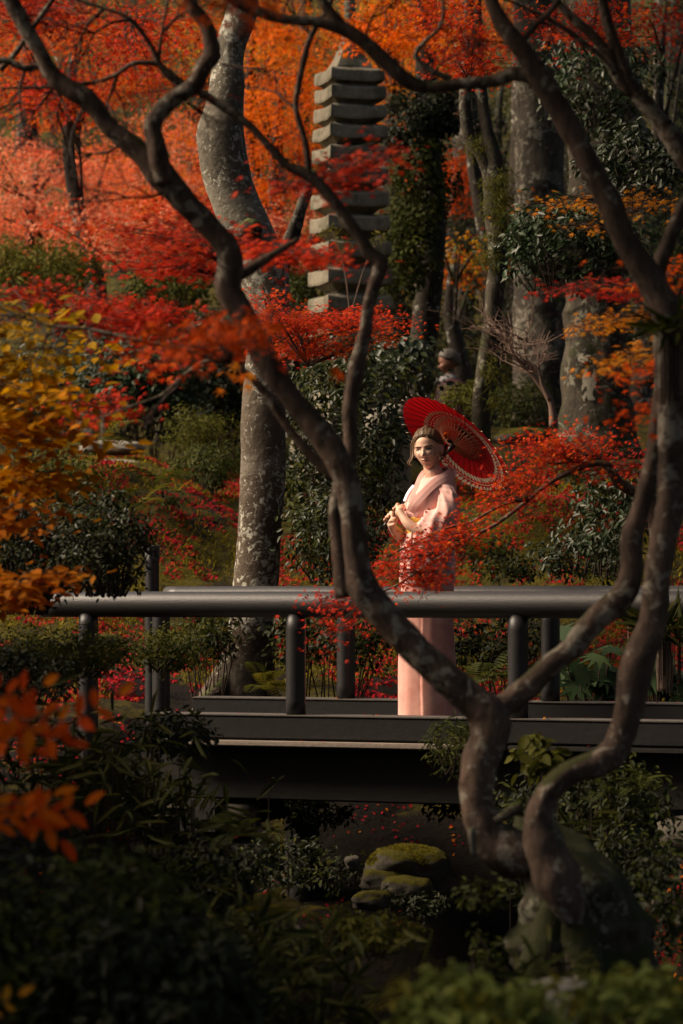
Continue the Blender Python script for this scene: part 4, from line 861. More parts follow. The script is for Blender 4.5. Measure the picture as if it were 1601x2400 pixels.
# ferns, frond by frond
def fern(label, px, py, D, n=9, L=.34, mat=None, group='ferns in the shade of the ravine', singles=True, z=None, spreadang=(25,70), name='fern'):
    p = P(px, py, D); gz = p.z if z is None else z; T = thing(name, label, 'fern', (p.x, p.y, gz), group)
    for k in range(n):
        az = random.uniform(0, 6.28); el = R(random.uniform(*spreadang)); LL = L*random.uniform(.7, 1.15); m = 13
        pos = []; rot = []; sz = []
        q = Vector((p.x, p.y, gz)); d = Vector((math.cos(az)*math.cos(el), math.sin(az)*math.cos(el), math.sin(el)))
        pts = [(q.copy(), .003)]
        for j in range(m):
            d = (d+Vector((0,0,-.11))).normalized(); q = q+d*LL/m; pts.append((q.copy(), .002)); s = math.sin(math.pi*(j+1.5)/(m+2))**.8
            side = d.cross(Vector((0,0,1))).normalized(); up = side.cross(d)
            for sg in (-1, 1):
                pos.append(q); yv = (side*sg+d*.35); sz.append(LL*.30*s); rot.append((up, yv))
        pos = np.array([[*a] for a in pos]); rr = rotmats(np.array([[*a[0]] for a in rot]), np.array([[*a[1]] for a in rot]))
        me = leaf_mesh('frond', 'lance', pos, np.array(sz), rr, np.clip(random.random()+rng.normal(size=len(pos))*.1, 0, 1))
        o = link('frond', me, mat or GRN, T)
    return T
F_ = [(1100,1300,18.6,'bright fern on the moss behind the woman'),(1070,1640,17.9,'fern at the kerb right of the woman'),(1120,1600,18.2,'fern in shade behind the right deck posts'),(1170,1600,18.4,'taller fern behind the right near post'),
      (620,1620,18.4,'fern at the right foot of the pale trunk'),(700,1800,17.0,'fern under the left half of the bridge'),(780,1830,17.2,'fern under the bridge beside the pier'),(560,1960,12.2,'fern arching over the dark hollow on the left'),(610,2140,11.4,'broad pale-edged fern above the bamboo grass'),
      (680,2160,11.6,'small fern right of the broad pale-edged one'),(380,1130,22.5,'fern on the left moss bank'),(330,1190,21.5,'pale fern low on the left moss bank'),(1500,1850,13.6,'lit little fern near the right retaining wall'),(1420,1860,13.8,'lit little fern left of the wall stones'),(240,1040,25,'lit fern by the stepping stones')]
for px, py, D, lb in F_: fern(lb, px, py, D, mat=GRNY if ('lit' in lb or 'bright' in lb or 'pale' in lb) and 'wall' not in lb else GRN, L=.02*D*(.5 if 'wall' in lb else .8))

# bamboo grass clumps
def grass_clump(label, px, py, D, n=60, L=.3, mat=None, w_=.25, group='bamboo grass tufts', shape='lance', up=.6, sing=0):
    p = P(px, py, D); T = thing('bamboo_grass', label, 'grass', (p.x, p.y, p.z), group)
    pos = np.stack([p.x+rng.normal(size=n)*w_, p.y+rng.normal(size=n)*w_*.6, p.z+rng.normal(size=n)*w_*.5], 1)
    yaw = rng.normal(size=(n,3)); yaw[:, 2] = np.abs(yaw[:, 2])*.5+up*rng.uniform(-.6, 1, n)
    nrm = rng.normal(size=(n,3))*.6+np.array([0,-.4,.8])
    add_leaves(T, shape, pos, L*rng.uniform(.5, 1.2, n), rotmats(nrm, yaw), rng.random(n), mat or SASA, sing, name='blade', massname='blades')
    tl = [[(Vector(q)+Vector((0,0,-.25)), .003), (Vector(q), .002)] for q in pos[:30]]; tubes('stalks', tl, M_TWIG, T, kind='stuff', sides=4, step=.3, rough=0, cap=False)
G_ = [(120,1760,12.6,150,.17,.22,'bamboo grass hanging over the left bank, top'),(240,1820,12.8,170,.15,.18,'bamboo grass beside the bridge abutment'),(350,1880,13.2,130,.15,.16,'bamboo grass spilling right of the abutment'),(420,1930,13,100,.15,.2,'bamboo grass low by the dark pier'),
      (120,1930,12.2,120,.16,.25,'shaded bamboo grass under the orange leaves'),(560,2230,10.4,110,.15,.16,'bamboo grass at the bottom centre-left'),(660,2290,10.2,120,.16,.18,'bamboo grass at the bottom under the azalea whorls'),(730,2360,9.8,90,.15,.15,'bamboo grass at the bottom edge left of the hollow'),
      (560,2360,9.6,110,.15,.18,'bamboo grass in the bottom row, left'),(1330,1960,13.6,50,.16,.14,'few grass blades behind the leaning trunk'),(1290,2270,9.8,26,.14,.07,'small yellowish grass tuft at the trunk foot'),(1190,2300,9.6,30,.12,.1,'thin grass on the trunk foot'),(1560,1480,14.5,40,.22,.06,'grass blades behind the right limb')]
for px, py, D, n, L, w_, lb in G_: grass_clump(lb, px, py, D, n, L, None, w_)
grass_clump('long grass tuft sprouting on the dark limb at the right edge', 1575, 770, 10.0, 40, .12, GRN, .03, up=-.4)

# fatsia with large lobed leaves
SH['palm'] = (np.array([(0,-.05,0)]+[q for i, a in enumerate([-120,-82,-46,-15,15,46,82,120]) for q in ((math.sin(R(a))*[.55,.8,.95,1,1,.95,.8,.55][i]*.6, math.cos(R(a))*[.55,.8,.95,1,1,.95,.8,.55][i]*.6+.05, -.1), (math.sin(R(a+16))*.26, math.cos(R(a+16))*.26+.05, 0))][:-1]), 'ngon')
def fatsia(label, px, py, D, n, L, w_, h_):
    C = P(px, py, D); b = Vector((C.x, D, H(C.x, D))); T = thing('fatsia', label, 'plant', tuple(b), None); pos = []; tl = []
    for k in range(n):
        q = Vector((C.x+random.gauss(0,w_), D+random.gauss(0,w_*.6), C.z+random.gauss(0,h_))); pos.append([*q]); tl.append([(b, .008), (b.lerp(q, .6)+Vector((0,0,.05)), .006), (q, .004)])
    pos = np.array(pos); rot = orient(n, .45, .35, .75)
    add_leaves(T, 'palm', pos, L*rng.uniform(.7, 1.15, n), rot, rng.random(n), BLUG, n); tubes('leaf_stalks', tl, M_TWIG, T, kind='stuff', sides=5, step=.2, rough=0)
fatsia('fatsia with big hand-shaped leaves behind the right kerb', 1385, 1585, 18.3, 34, .26, .14, .11); fatsia('second fatsia low behind the limb at the right edge', 1545, 1600, 18.0, 22, .24, .12, .07)
gp = TH('vine_plant', 'fresh green vine sprigs growing against the pagoda tiers', 780, 720, 23.5, cat='plant')
br3(gp, [(820,740,3),(812,660,3),(800,600,3),(782,545,2)], 23.5, M_TWIGL, 'stem', 98, sides=5); br3(gp, [(822,740,3),(850,640,3),(878,575,2)], 23.5, M_TWIGL, 'stem', 99, sides=5)
for cx, cy in ((782,545),(800,575),(876,560)): cloud(gp, cx, cy, 26, 22, 23.5, .1, 60, .05, GRNY, 'lance', 8, .06, .7, lo=.4)

# ------------------------------------------------------------ fallen leaves on the ground
def litter(name, label, n, region, mat, leaf, lo=0, hi=1, thr=None, wdt=.35, sd_=0):
    pos = []; k = 0
    while len(pos) < n and k < n*30:
        k += 1; x = random.uniform(region[0], region[1]); y = random.uniform(region[2], region[3])
        if thr is not None and mn.noise(Vector((x*1.7+sd_, y*1.2, sd_)))+.5*mn.noise(Vector((x*5, y*5, sd_))) < thr: continue
        pos.append((x, y, H(x, y)+.018))
    pos = np.array(pos); m = len(pos); nrm = np.array([0,-.7,1.0])+rng.normal(size=(m,3))*wdt; yaw = rng.normal(size=(m,3))
    o = link(name, leaf_mesh(name, 'maple5', pos, leaf*rng.uniform(.7, 1.2, m), rotmats(nrm, yaw), lo+(hi-lo)*rng.random(m)), mat, None, kind='stuff'); props(o, label, 'leaves'); return o
litter('fallen_leaves', 'crimson fallen maple leaves scattered over the moss banks', 42000, (-3.0, 3.0, 19.2, 27.5), MULTI, .042, 0, .78, -.06, .7)
litter('fallen_leaves', 'brown and orange fallen leaves on the ravine sides', 9000, (-3.0, 3.0, 7.5, 19.2), MULTI, .036, 0, 1, .08, .5, 4)
litter('fallen_leaves', 'thick orange fallen leaves on the right bank near the trunk foot', 2600, (1.25, 2.6, 10.5, 15.5), MULTI, .045, .4, 1, -.1, .5, 9)
# leaf drift on the deck's left end
m_ = 130; tt = rng.uniform(-1.06, -.55, m_)+np.abs(rng.normal(size=m_))*.12; ww = rng.uniform(.06, .5, m_)
pos = np.array([[*BP(a, b, .012+.02*random.random())] for a, b in zip(tt, ww)])
o = link('fallen_leaves', leaf_mesh('fallen_leaves', 'maple5', pos, .04*rng.uniform(.7, 1.2, m_), rotmats(np.array([0,0,1.0])+rng.normal(size=(m_,3))*.4, rng.normal(size=(m_,3))), rng.random(m_)), MULTI, None, kind='stuff'); props(o, 'dry leaves drifted on the left end of the bridge deck', 'leaves')
m_ = 90; tt = rng.uniform(-1.0, 4.2, m_); ww = rng.choice([-.10, -.05, 0, .05, BR_W-.04, BR_W], m_)+rng.normal(size=m_)*.012; zz = np.where(ww < -.082, -.006, .132)
pos = np.array([[*BP(a, b, c_)] for a, b, c_ in zip(tt, ww, zz)])
o = link('fallen_leaves', leaf_mesh('fallen_leaves', 'maple5', pos, .026*rng.uniform(.6, 1.2, m_), rotmats(np.array([0,0,1.0])+rng.normal(size=(m_,3))*.25, rng.normal(size=(m_,3))), rng.random(m_)), MULTI, None, kind='stuff'); props(o, 'few small leaves lying on the kerbs and ledge of the bridge', 'leaves')
# moss tufts: short fuzz on the mounds
n_ = 80000; pos = []
while len(pos) < n_:
    x = random.uniform(-3.2, 3.2); y = random.uniform(19.3, 27.5)
    if mn.noise(Vector((x*1.2+9, y, 0))) > -.05: pos.append((x, y, H(x, y)-.004))
pos = np.array(pos); nr = rng.normal(size=(n_,3)); ya = rng.normal(size=(n_,3))*.5+np.array([0,0,1.0])
SH['tuft'] = (np.array([(-.12,0,0),(.12,0,0),(.05,.8,0),(0,1,.05)]), [(0,1,2,3)])
MOSS = leafmat('moss_fuzz', [(.05,.046,.005), (.18,.145,.010), (.34,.26,.02)], .3, .8, .1)
o = link('moss', leaf_mesh('moss', 'tuft', pos, .038*rng.uniform(.4, 1.5, n_), rotmats(nr, ya), rng.random(n_)), MOSS, None, kind='stuff'); props(o, 'yellow-green moss carpeting the mounds behind the bridge', 'moss')

# ------------------------------------------------------------ stones
MROCK = plain('rock_grey', (.20,.18,.145), .9, .2, 12, .45, .9)
t = NT('rock_mossy'); c = t.coord('Object'); f = t.noise(c, 30, 6, .75); ge = t.n('ShaderNodeNewGeometry'); sx = t.n('ShaderNodeSeparateXYZ'); t.l(ge.outputs['Normal'], sx.inputs[0])
k_ = t.math('ADD', t.math('MULTIPLY', sx.outputs[2], .6), t.math('MULTIPLY', f, .5)); t.base(t.mix(t.ramp(k_, [(.45,0.0),(.6,1.0)]), t.mix(f, (.03,.026,.02), (.09,.08,.065)), t.mix(f, (.03,.03,.004), (.075,.062,.008))))
t.rough(.95, .1); t.bump(f, 1, .02); MRM = t.m
def stone(label, px, py, D, r, mat, flat=(1,1,.7), name='stone', seed=None, sink=.35):
    p = P(px, py, D); z = p.z; o = link(name, rock_mesh(name, r, seed or random.random()*50, 4, .3, flat), mat, None, (p.x, p.y, z)); return props(o, label, 'stone')
stone('low moss-topped boulder above the dark hollow under the bridge', 955, 2026, 15.6, .19, MRM, (1.15,1,.55), 'boulder', 3)
stone('grey boulder blotched with lichen at the bottom, before the trunk foot', 1320, 2395, 8.4, .15, MROCK, (1.1,1,.9), 'boulder', 8)
stone('pale rounded stone at the left edge beneath the azalea hedge', 26, 1598, 13.6, .06, plain('stone_pale', (.42,.36,.28), .9, .2, 30, .3, .5), (1.1,1,.6), 'stone', 5)
for i, (px, py, D, r, lb) in enumerate([(900,2062,15.5,.10,'half-buried dark stone at the left foot of the mossy boulder'),(1010,2070,15.6,.12,'half-buried dark stone at the right foot of the mossy boulder'),(955,2085,15.4,.11,'low dark stone just below the mossy boulder'),(870,2110,15.0,.08,'small dark stone at the stream edge left of the others')]): stone(lb, px, py, D, r, MRM, (1.3,1,.7), 'stone', 30+i)
shrub('low_plant', 'dark fringe of plants hanging over the hollow below the mossy boulder', 960, 2120, 130, 26, 15.2, .2, 700, .03, DARKG, clumps=26, cl=.07, stems=False, cat='plant')
stone('small pale stone in the shade left of the mossy boulder', 826, 2022, 14.8, .038, MST[1], (1,1,1), 'stone', 6)
stone('flat stone seen past the azalea hedge', 190, 1505, 19.6, .2, MRM, (1.5,1,.3), 'stone', 9)
stone('square stone among dark leaves behind the pale trunk and woman', 905, 1010, 21.3, .16, MROCK, (1,1,1.3), 'stone', 10); stone('small squared stone below the pagoda', 940, 840, 23, .07, MROCK, (1,1,1), 'stone', 11)
stone('long pale fringed rock on the moss right of the parasol', 1225, 1022, 24.2, .15, MRM, (1.5,1,.5), 'stone', 12)
stone('pale stone edge at the top of the left moss bank', 250, 1090, 24.5, .17, MROCK, (1.8,1,.3), 'stone', 13); stone('second pale stone edge further up the left path', 265, 1050, 26, .2, MROCK, (1.5,1,.35), 'stone', 14)
def tufts_on(label, px, py, D, r, flat, n, L=.018):
    """short moss blades over the top of a boulder"""
    p = P(px, py, D); u = rng.normal(size=(n,3)); u[:, 2] = np.abs(u[:, 2])*.9+.1; u = u[[mn.noise(Vector(q)*2.2) > -.25 for q in u/np.linalg.norm(u, axis=1, keepdims=True)]]; n = len(u); u /= np.linalg.norm(u, axis=1, keepdims=True)
    pos = np.array([*p])+u*np.array(flat)*r*.93; ya = u+rng.normal(size=(n,3))*.5
    o = link('moss', leaf_mesh('moss', 'tuft', pos, L*rng.uniform(.5, 1.4, n), rotmats(rng.normal(size=(n,3)), ya), rng.random(n)*.45), MOSS, None, kind='stuff'); props(o, label, 'moss')
tufts_on('fuzzy moss growing over the low boulder under the bridge', 955, 2026, 15.6, .19, (1.15,1,.55), 11000, .014)
vs, fs = tube_data([(P(250,1100,26.5), .05), (P(247,960,26.5), .045)], sides=10, rough=.1); props(link('garden_post', mesh('garden_post', vs, fs), M_GREYB), 'short weathered post beside the left garden path', 'post')
vs, fs = tube_data([(P(1476,1640,17.8), .006), (P(1474,1530,17.8), .006), (P(1473,1450,17.8), .004)], sides=8, rough=.1); props(link('garden_stake', mesh('garden_stake', vs, fs), M_TWIGL), 'thin pale stake standing by the fatsia', 'stake')
# ------------------------------------------------------------ people
def skinmat(name, col, sss=.12):
    t = NT(name); c = t.coord('Object'); f = t.noise(c, 9, 3); g = t.noise(c, 60, 3)
    t.base(t.mix(f, tuple(x*.9 for x in col), (min(1, col[0]*1.06), col[1]*.98, col[2]*.94))); t.rough(.5, .35)
    t.b.inputs['Subsurface Weight'].default_value = sss; t.b.inputs['Subsurface Radius'].default_value = (.02,.008,.004); t.b.inputs['Subsurface Scale'].default_value = .3
    t.bump(g, .08, .002); MATS[name] = t.m; return t.m
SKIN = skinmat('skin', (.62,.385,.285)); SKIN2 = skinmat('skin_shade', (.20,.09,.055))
def fabric(name, a, b, weave=240, blot=5, rough=.75, bumpd=.002):
    t = NT(name); c = t.coord('Object'); f = t.noise(c, blot, 5, .65); g = t.noise(c, weave, 2)
    t.base(t.mix(t.ramp(f, [(.35,0.0),(.68,1.0)]), a, b)); t.rough(rough, .25); t.b.inputs['Sheen Weight'].default_value = .25; t.b.inputs['Sheen Roughness'].default_value = .5
    t.bump(t.math('ADD', g, t.math('MULTIPLY', t.noise(c, 12, 3), .5)), .25, bumpd); t.b.inputs['Sheen Weight'].default_value = .25 if 'kimono' in name else 0; MATS[name] = t.m; return t.m
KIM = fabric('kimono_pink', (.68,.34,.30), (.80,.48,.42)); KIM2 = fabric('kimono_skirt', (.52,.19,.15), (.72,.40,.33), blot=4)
OBI = fabric('obi_yellow', (.55,.27,.03), (.68,.40,.07)); WHT = fabric('white_collar', (.70,.70,.78), (.80,.80,.86)); LIL = fabric('lilac_lining', (.42,.40,.62), (.66,.62,.80))
WD = 16.88
def W(px, py, dy=0.0): return P(px, py, WD+dy)
WS = FX/WD

def sphere_grid(n, m):
    vs = [(math.sin(math.pi*j/m)*math.cos(2*math.pi*i/n), math.sin(math.pi*j/m)*math.sin(2*math.pi*i/n), math.cos(math.pi*j/m)) for j in range(m+1) for i in range(n)]
    fs = [(j*n+i, (j+1)*n+i, (j+1)*n+(i+1) % n, j*n+(i+1) % n) for j in range(m) for i in range(n)]
    return vs, fs
def G(x, s): return math.exp(-(x/s)**2)
def head_pt(d):
    """d unit direction; face looks along -Y; eyes at z = 0"""
    x, y, z = d
    px = .0735*x; py = (.088 if y < 0 else .104)*y; pz = (.116 if z > 0 else .112)*z
    if z < 0:                                     # jaw taper and flat front plane
        k = smooth(0, -1, z); px *= 1-.34*k; py *= 1-.10*k if y < 0 else 1-.55*k
        if y < 0: py = lerp(py, py-.018*k, 1)
    if y < 0: px *= 1+.04*G(z+.25, .25)            # cheekbones
    if y < -.2:
        f = smooth(-.2, -.75, y); X = px; Z = pz; o = 0
        o += .004*G(Z-.052, .022)                  # forehead
        o += .0035*G(Z-.016, .008)*G(abs(X)-.026, .022)       # brow ridge
        o -= .0105*G(Z-.001, .0115)*G(abs(X)-.031, .0155)     # eye sockets
        o += .008*G(X, .0085)*smooth(.012, -.01, Z)*smooth(-.05, -.035, Z)     # bridge
        o += .0175*G(X, .0095)*G(Z+.031, .0125)    # nose tip
        o += .006*G(abs(X)-.0115, .0065)*G(Z+.036, .0075)     # nostrils
        o += .0065*G(abs(X)-.036, .018)*G(Z+.027, .02)        # cheeks
        o += .0085*G(X, .019)*G(Z+.060, .0065)+.008*G(X, .0165)*G(Z+.0715, .0055) # lips
        o -= .0045*G(X, .024)*G(Z+.0655, .0028)    # mouth line
        o -= .004*G(X, .02)*G(Z+.083, .005)
        o += .0085*G(X, .018)*G(Z+.098, .012)      # chin
        py -= o*f
    return Vector((px, py, pz))
HC = W(1003, 1053, 0); HR = Matrix.Rotation(R(-7), 3, 'Y') @ Matrix.Rotation(R(-20), 3, 'Z') @ Matrix.Rotation(R(-1), 3, 'X')
def HW(p): return HC+HR @ Vector(p)
def face_at(x, z, off=0.0):
    """front surface point above (x, z) in head space"""
    lo, hi = None, None; best = None
    for it in range(1400):
        pass
    best = FACE.find((x, -.12, z))[0] if False else None
    return best
hv, hf = sphere_grid(96, 110); headL = [head_pt(v) for v in hv]
from mathutils.bvhtree import BVHTree
HB = BVHTree.FromPolygons([tuple(v) for v in headL], [tuple(f) for f in hf])
def fp(x, z, off=0.0):
    h = HB.ray_cast(Vector((x, -.4, z)), Vector((0, 1, 0)))
    p = h[0] if h[0] is not None else Vector((x, -.08, z)); return HW((p.x, p.y-off, p.z))

# parasol geometry frame
PAX = Vector((.607, .38, .697)).normalized(); PRIM = W(1065.5, 1040, .26); SH0 = PRIM-PAX*.625

Bv = []; Bf = []
def addm(vs, fs):
    b = len(Bv); Bv.extend([Vector(v) for v in vs]); Bf.extend([tuple(i+b for i in f) for f in fs])
def addt(pts, sides=14, step=.012):
    vs, fs = tube_data([(Vector(p), r) for p, r in pts], sides=sides, step=step, rough=0); addm(vs, fs)
def addball(c, rx, ry, rz, rot=None):
    vs, fs = sphere_grid(20, 12); q = []
    for v in vs:
        p = Vector((v[0]*rx, v[1]*ry, v[2]*rz)); p = rot @ p if rot else p; q.append(Vector(c)+p)
    addm(q, fs)
addm([HW(v) for v in headL], hf)
for sx_ in (-1, 1):                                # ears
    addball(HW((sx_*.0765, .010, -.010)), .008, .017, .031, HR)
    addball(HW((sx_*.0815, .018, -.004)), .006, .014, .023, HR)
addt([(HW((0,.028,-.05)), .050), (HW((0,.03,-.10)), .047), (W(1018,1108,.0), .050), (W(1022,1124,.01), .062)])    # neck
addball(W(1020,1152,.01), .095, .08, .065); addball(W(1018,1210,.01), .13, .10, .19); addball(W(1005,1310,0), .12, .11, .16)
addt([(W(1040,1150,-.06), .038), (W(1042,1190,-.11), .036), (W(1030,1240,-.16), .034), (W(1002,1252,-.19), .035), (W(962,1232,-.17), .029), (W(941,1206,-.13), .0215), (W(936,1196,-.11), .023)])     # left arm
addt([(W(985,1150,.12), .045), (W(975,1210,.15), .040), (W(962,1268,.10), .036), (W(938,1256,.03), .034), (W(921,1236,-.03), .026), (W(917,1226,-.05), .0225)])        # right arm
for sx_, dy in ((985,.06),(1020,-.06)):             # legs and feet (inside the skirt)
    addt([(W(1000+(sx_-1000)*.7,1340,dy), .085), (W(sx_,1470,dy), .062), (W(sx_+3,1560,dy), .048), (W(sx_+6,1670,dy), .034)])
    addball(W(sx_-14,1690,dy), .10, .04, .028)
def on_shaft(k): return SH0+PAX*k
def fist(k0, wrist, dirpalm, up=1, point=False):
    """hand closed round the parasol shaft: four fingers side by side along it, palm on the dirpalm side"""
    e1 = Vector(dirpalm); e1 = (e1-PAX*e1.dot(PAX)).normalized(); e2 = PAX.cross(e1)*up
    c = on_shaft(k0); pc_ = c+e1*.024
    Rm = Matrix((PAX, e2, e1)).transposed()
    addball(pc_, .041, .025, .017, Rm); addball(pc_.lerp(Vector(wrist), .4), .034, .024, .020, Rm)
    addt([(Vector(wrist), .021), (pc_, .025)])
    for j in range(4):
        cc = c+PAX*(.0285-.019*j)*1.0; L_ = [205, 235, 225, 190][j]; r_ = [.0078, .0082, .0078, .0068][j]; pts = []
        for q in range(9):
            a = R(25+L_*q/8); rad = .0235 if q in (1,2) else .0205
            pts.append((cc+(e1*math.cos(a)+e2*math.sin(a))*rad*(1.15 if q in (2,5) else 1.0), r_*(1.05 if q in (0,3,6) else .93)*(1 if q < 8 else .7)))
        if point and j == 0:
            pts = [(cc+e1*.02+e2*.008, .0085), (cc+e1*.012+e2*.03, .0082), (cc+Vector((-.035,-.01,.004))+e2*.02, .0074), (cc+Vector((-.056,-.012,-.004))+e2*.016, .0058)]
        addt(pts, 10, .006)
    addt([(pc_-e2*.016-PAX*.01, .0115), (c-e2*.022+PAX*.012, .0098), (c-e2*.016-e1*.012+PAX*.026, .0085), (c-e1*.021+PAX*.034+e2*.004, .0066)], 10, .006)   # thumb
fist(.085, W(937,1201,-.11), (.35,-.8,-.25), 1, True)
fist(.015, W(917,1228,-.05), (.1,-.35,-.9), 1)
me = mesh('person_body', Bv, Bf)
tmp = bpy.data.objects.new('tmp', me); COL.objects.link(tmp)
md = tmp.modifiers.new('r', 'REMESH'); md.mode = 'VOXEL'; md.voxel_size = .0030; md.use_smooth_shade = True
ms_ = tmp.modifiers.new('s', 'SMOOTH'); ms_.factor = .5; ms_.iterations = 1
dg = bpy.context.evaluated_depsgraph_get(); me2 = bpy.data.meshes.new_from_object(tmp.evaluated_get(dg)); me2.name = 'body'
bpy.data.objects.remove(tmp)
wp = thing('person', 'woman in a pale pink kimono holding a red parasol on the footbridge', 'person', tuple(Vector((W(1003,1200).x, WD, .0))))
link('body', me2, SKIN, wp)

def loft(sections, n=56, close=True, fold=None, pw=2.3):
    """sections: (centre, u, v) -> superellipse rings; fold(i, angle, point)->offset factor"""
    vs = []; fs = []
    for i, (c, u, v) in enumerate(sections):
        for k in range(n):
            a = 2*math.pi*k/n; ca, sa = math.cos(a), math.sin(a)
            r = (abs(ca)**pw+abs(sa)**pw)**(-1/pw)
            if fold: r *= 1+fold(i, a, c)
            vs.append(c+u*ca*r+v*sa*r)
    for i in range(len(sections)-1):
        for k in range(n): fs.append((i*n+k, i*n+(k+1) % n, (i+1)*n+(k+1) % n, (i+1)*n+k))
    return vs, fs
def smooth_sections(secs, k=6):
    out = []; n = len(secs)
    for i in range(n-1):
        p = [secs[max(i-1,0)], secs[i], secs[i+1], secs[min(i+2,n-1)]]
        for j in range(k):
            t = j/k; t2 = t*t; t3 = t2*t; r = []
            for q in range(3): r.append(.5*((2*p[1][q])+(p[2][q]-p[0][q])*t+(2*p[0][q]-5*p[1][q]+4*p[2][q]-p[3][q])*t2+(3*p[1][q]-p[0][q]-3*p[2][q]+p[3][q])*t3))
            out.append(tuple(r))
    out.append(secs[-1]); return out
def solid(name, vs, fs, mat, parent, th=.004, smooth_=True):
    o = link(name, mesh(name, vs, fs, smooth_), mat, parent); m = o.modifiers.new('thickness', 'SOLIDIFY'); m.thickness = th; m.offset = -1; return o
def ring(py, xl, xr, hd, dy=0.0, sh=0):
    c = W((xl+xr)/2, py, dy); return (c, Vector((M((xr-xl)/2, WD), sh, 0)), Vector((0, hd, 0)))
# kimono skirt, with the front panel lapped over
def skfold(i, a, c):
    q = Vector((math.cos(a)*1.6, math.sin(a)*1.6, c.z*1.1)); lap = smooth(-1.92, -1.86, a-2*math.pi if a > math.pi else a)*.0
    aa = a if a <= math.pi else a-2*math.pi
    lap = .075*smooth(-1.80, -1.74, aa)*(aa < 1.2)
    low = smooth(.9, .2, c.z)
    return lap*low+.035*mn.noise(q*1.7)+.02*mn.noise(Vector((a*1.4, c.z*4+a, 5)))+.012*low*mn.noise(Vector((a*3.5, c.z*.8, 2)))+.010*math.sin(a*7+c.z*3)*low
sk = [ring(1255, 958, 1050, .105), ring(1300, 948, 1060, .125), ring(1340, 943, 1063, .135), ring(1400, 941, 1062, .135), ring(1450, 940, 1060, .13), ring(1500, 938, 1061, .13), ring(1560, 936, 1063, .132), ring(1620, 935, 1066, .135), ring(1670, 935, 1069, .14), ring(1693, 934, 1070, .142)]
vs, fs = loft(smooth_sections(sk, 9), 180, fold=skfold); solid('kimono_skirt', vs, fs, KIM2, wp)
# folded overlap at the waist
def ohfold(i, a, c): return .03*mn.noise(Vector((math.cos(a)*3, math.sin(a)*3, c.z*5)))+.012*math.sin(a*9+c.z*12)
oh = [ring(1250, 954, 1050, .115), ring(1285, 945, 1062, .135), ring(1320, 940, 1066, .147), ring(1352, 938, 1066, .15), ring(1366, 940, 1064, .148), ring(1364, 944, 1061, .141)]
vs, fs = loft(smooth_sections(oh), 80, fold=ohfold); solid('waist_fold', vs, fs, KIM, wp)
# bodice: shoulders to obi
def bfold(i, a, c):
    return .028*mn.noise(Vector((math.cos(a)*2.2, math.sin(a)*2.2+c.x, c.z*4)))+.016*math.sin(a*8+c.z*26+2*mn.noise(Vector((a, c.z*4, 0))))*smooth(1.42, 1.25, c.z)
def tring(py, xl, xr, hd, dy, sx, sy): c, u, v = ring(py, xl, xr, hd, dy); return (c, u+Vector((0,0,sx)), v+Vector((0,0,sy)))
bo = [tring(1108, 998, 1050, .056, .004, .024, .018), tring(1113, 991, 1056, .072, .004, .022, .016), tring(1124, 984, 1063, .095, .002, .016, .010), tring(1142, 975, 1067, .118, 0, .008, .005), ring(1158, 965, 1067, .128), ring(1180, 956, 1064, .132), ring(1200, 955, 1058, .13), ring(1214, 961, 1052, .12), ring(1224, 966, 1048, .108)]
vs, fs = loft(smooth_sections(bo), 80, fold=bfold); solid('bodice', vs, fs, KIM, wp)
vs, fs = loft(smooth_sections([ring(1208, 966, 1046, .105), ring(1214, 959, 1052, .117), ring(1235, 955, 1054, .122), ring(1256, 956, 1054, .12), ring(1262, 962, 1050, .108)]), 64); solid('obi', vs, fs, OBI, wp)
bm = bmesh.new(); box_bm(bm, W(1050,1235,.09), (.07,.10,.20), Matrix.Rotation(R(-20), 3, 'Z'), .02); link('obi_bow', bm_mesh('obi_bow', bm, True), OBI, wp)
# sleeves
def V2(x, y, d=0): return Vector((x, d, -y))
def slv(c, dy, v, hh, uu, ud=(0,1,0)): return (W(c[0], c[1], dy), Vector(ud)*uu, V2(*v).normalized()*hh)
def sfold(i, a, c): return .10*mn.noise(Vector((i*.13, a*1.1, 1)))+.075*(1-2*abs(math.sin(a*3.5+i*.16+1.5*mn.noise(Vector((i*.1,a,3))))))*smooth(0, 16, i)+.03*math.sin(i*.9+a*2)*smooth(6, 14, i)*smooth(34, 24, i)
sl_ = [slv((1032,1127), -.03, (1,.0), .008, .012), slv((1038,1131), -.045, (1,.05), .036, .048), slv((1045,1143), -.065, (1,.08), .052, .062), slv((1048,1156), -.085, (1,.12), .058, .067), slv((1051,1176), -.11, (1,.22), .062, .068), slv((1046,1205), -.145, (.93,.4), .074, .070), slv((1030,1237), -.165, (.65,.75), .112, .068), slv((1006,1272), -.18, (.25,.97), .148, .058), slv((984,1292), -.175, (.06,1), .152, .050), slv((969,1297), -.17, (0,1), .148, .046), slv((962,1297), -.17, (-.04,1), .150, .047)]
vs, fs = loft(smooth_sections(sl_), 64, fold=sfold, pw=2.2); sleeve = solid('sleeve', vs, fs, KIM, wp)
sr_ = [slv((1000,1130), .06, (1,.0), .045, .060), slv((985,1150), .11, (1,.1), .06, .066), slv((975,1190), .14, (1,.3), .07, .065), slv((972,1240), .13, (.7,.7), .09, .06), slv((962,1290), .10, (.2,1), .13, .05), slv((946,1318), .08, (.0,1), .125, .045), slv((938,1322), .075, (.0,1), .125, .045)]
vs, fs = loft(smooth_sections(sr_), 48, fold=sfold, pw=2.2); solid('sleeve', vs, fs, KIM2, wp)
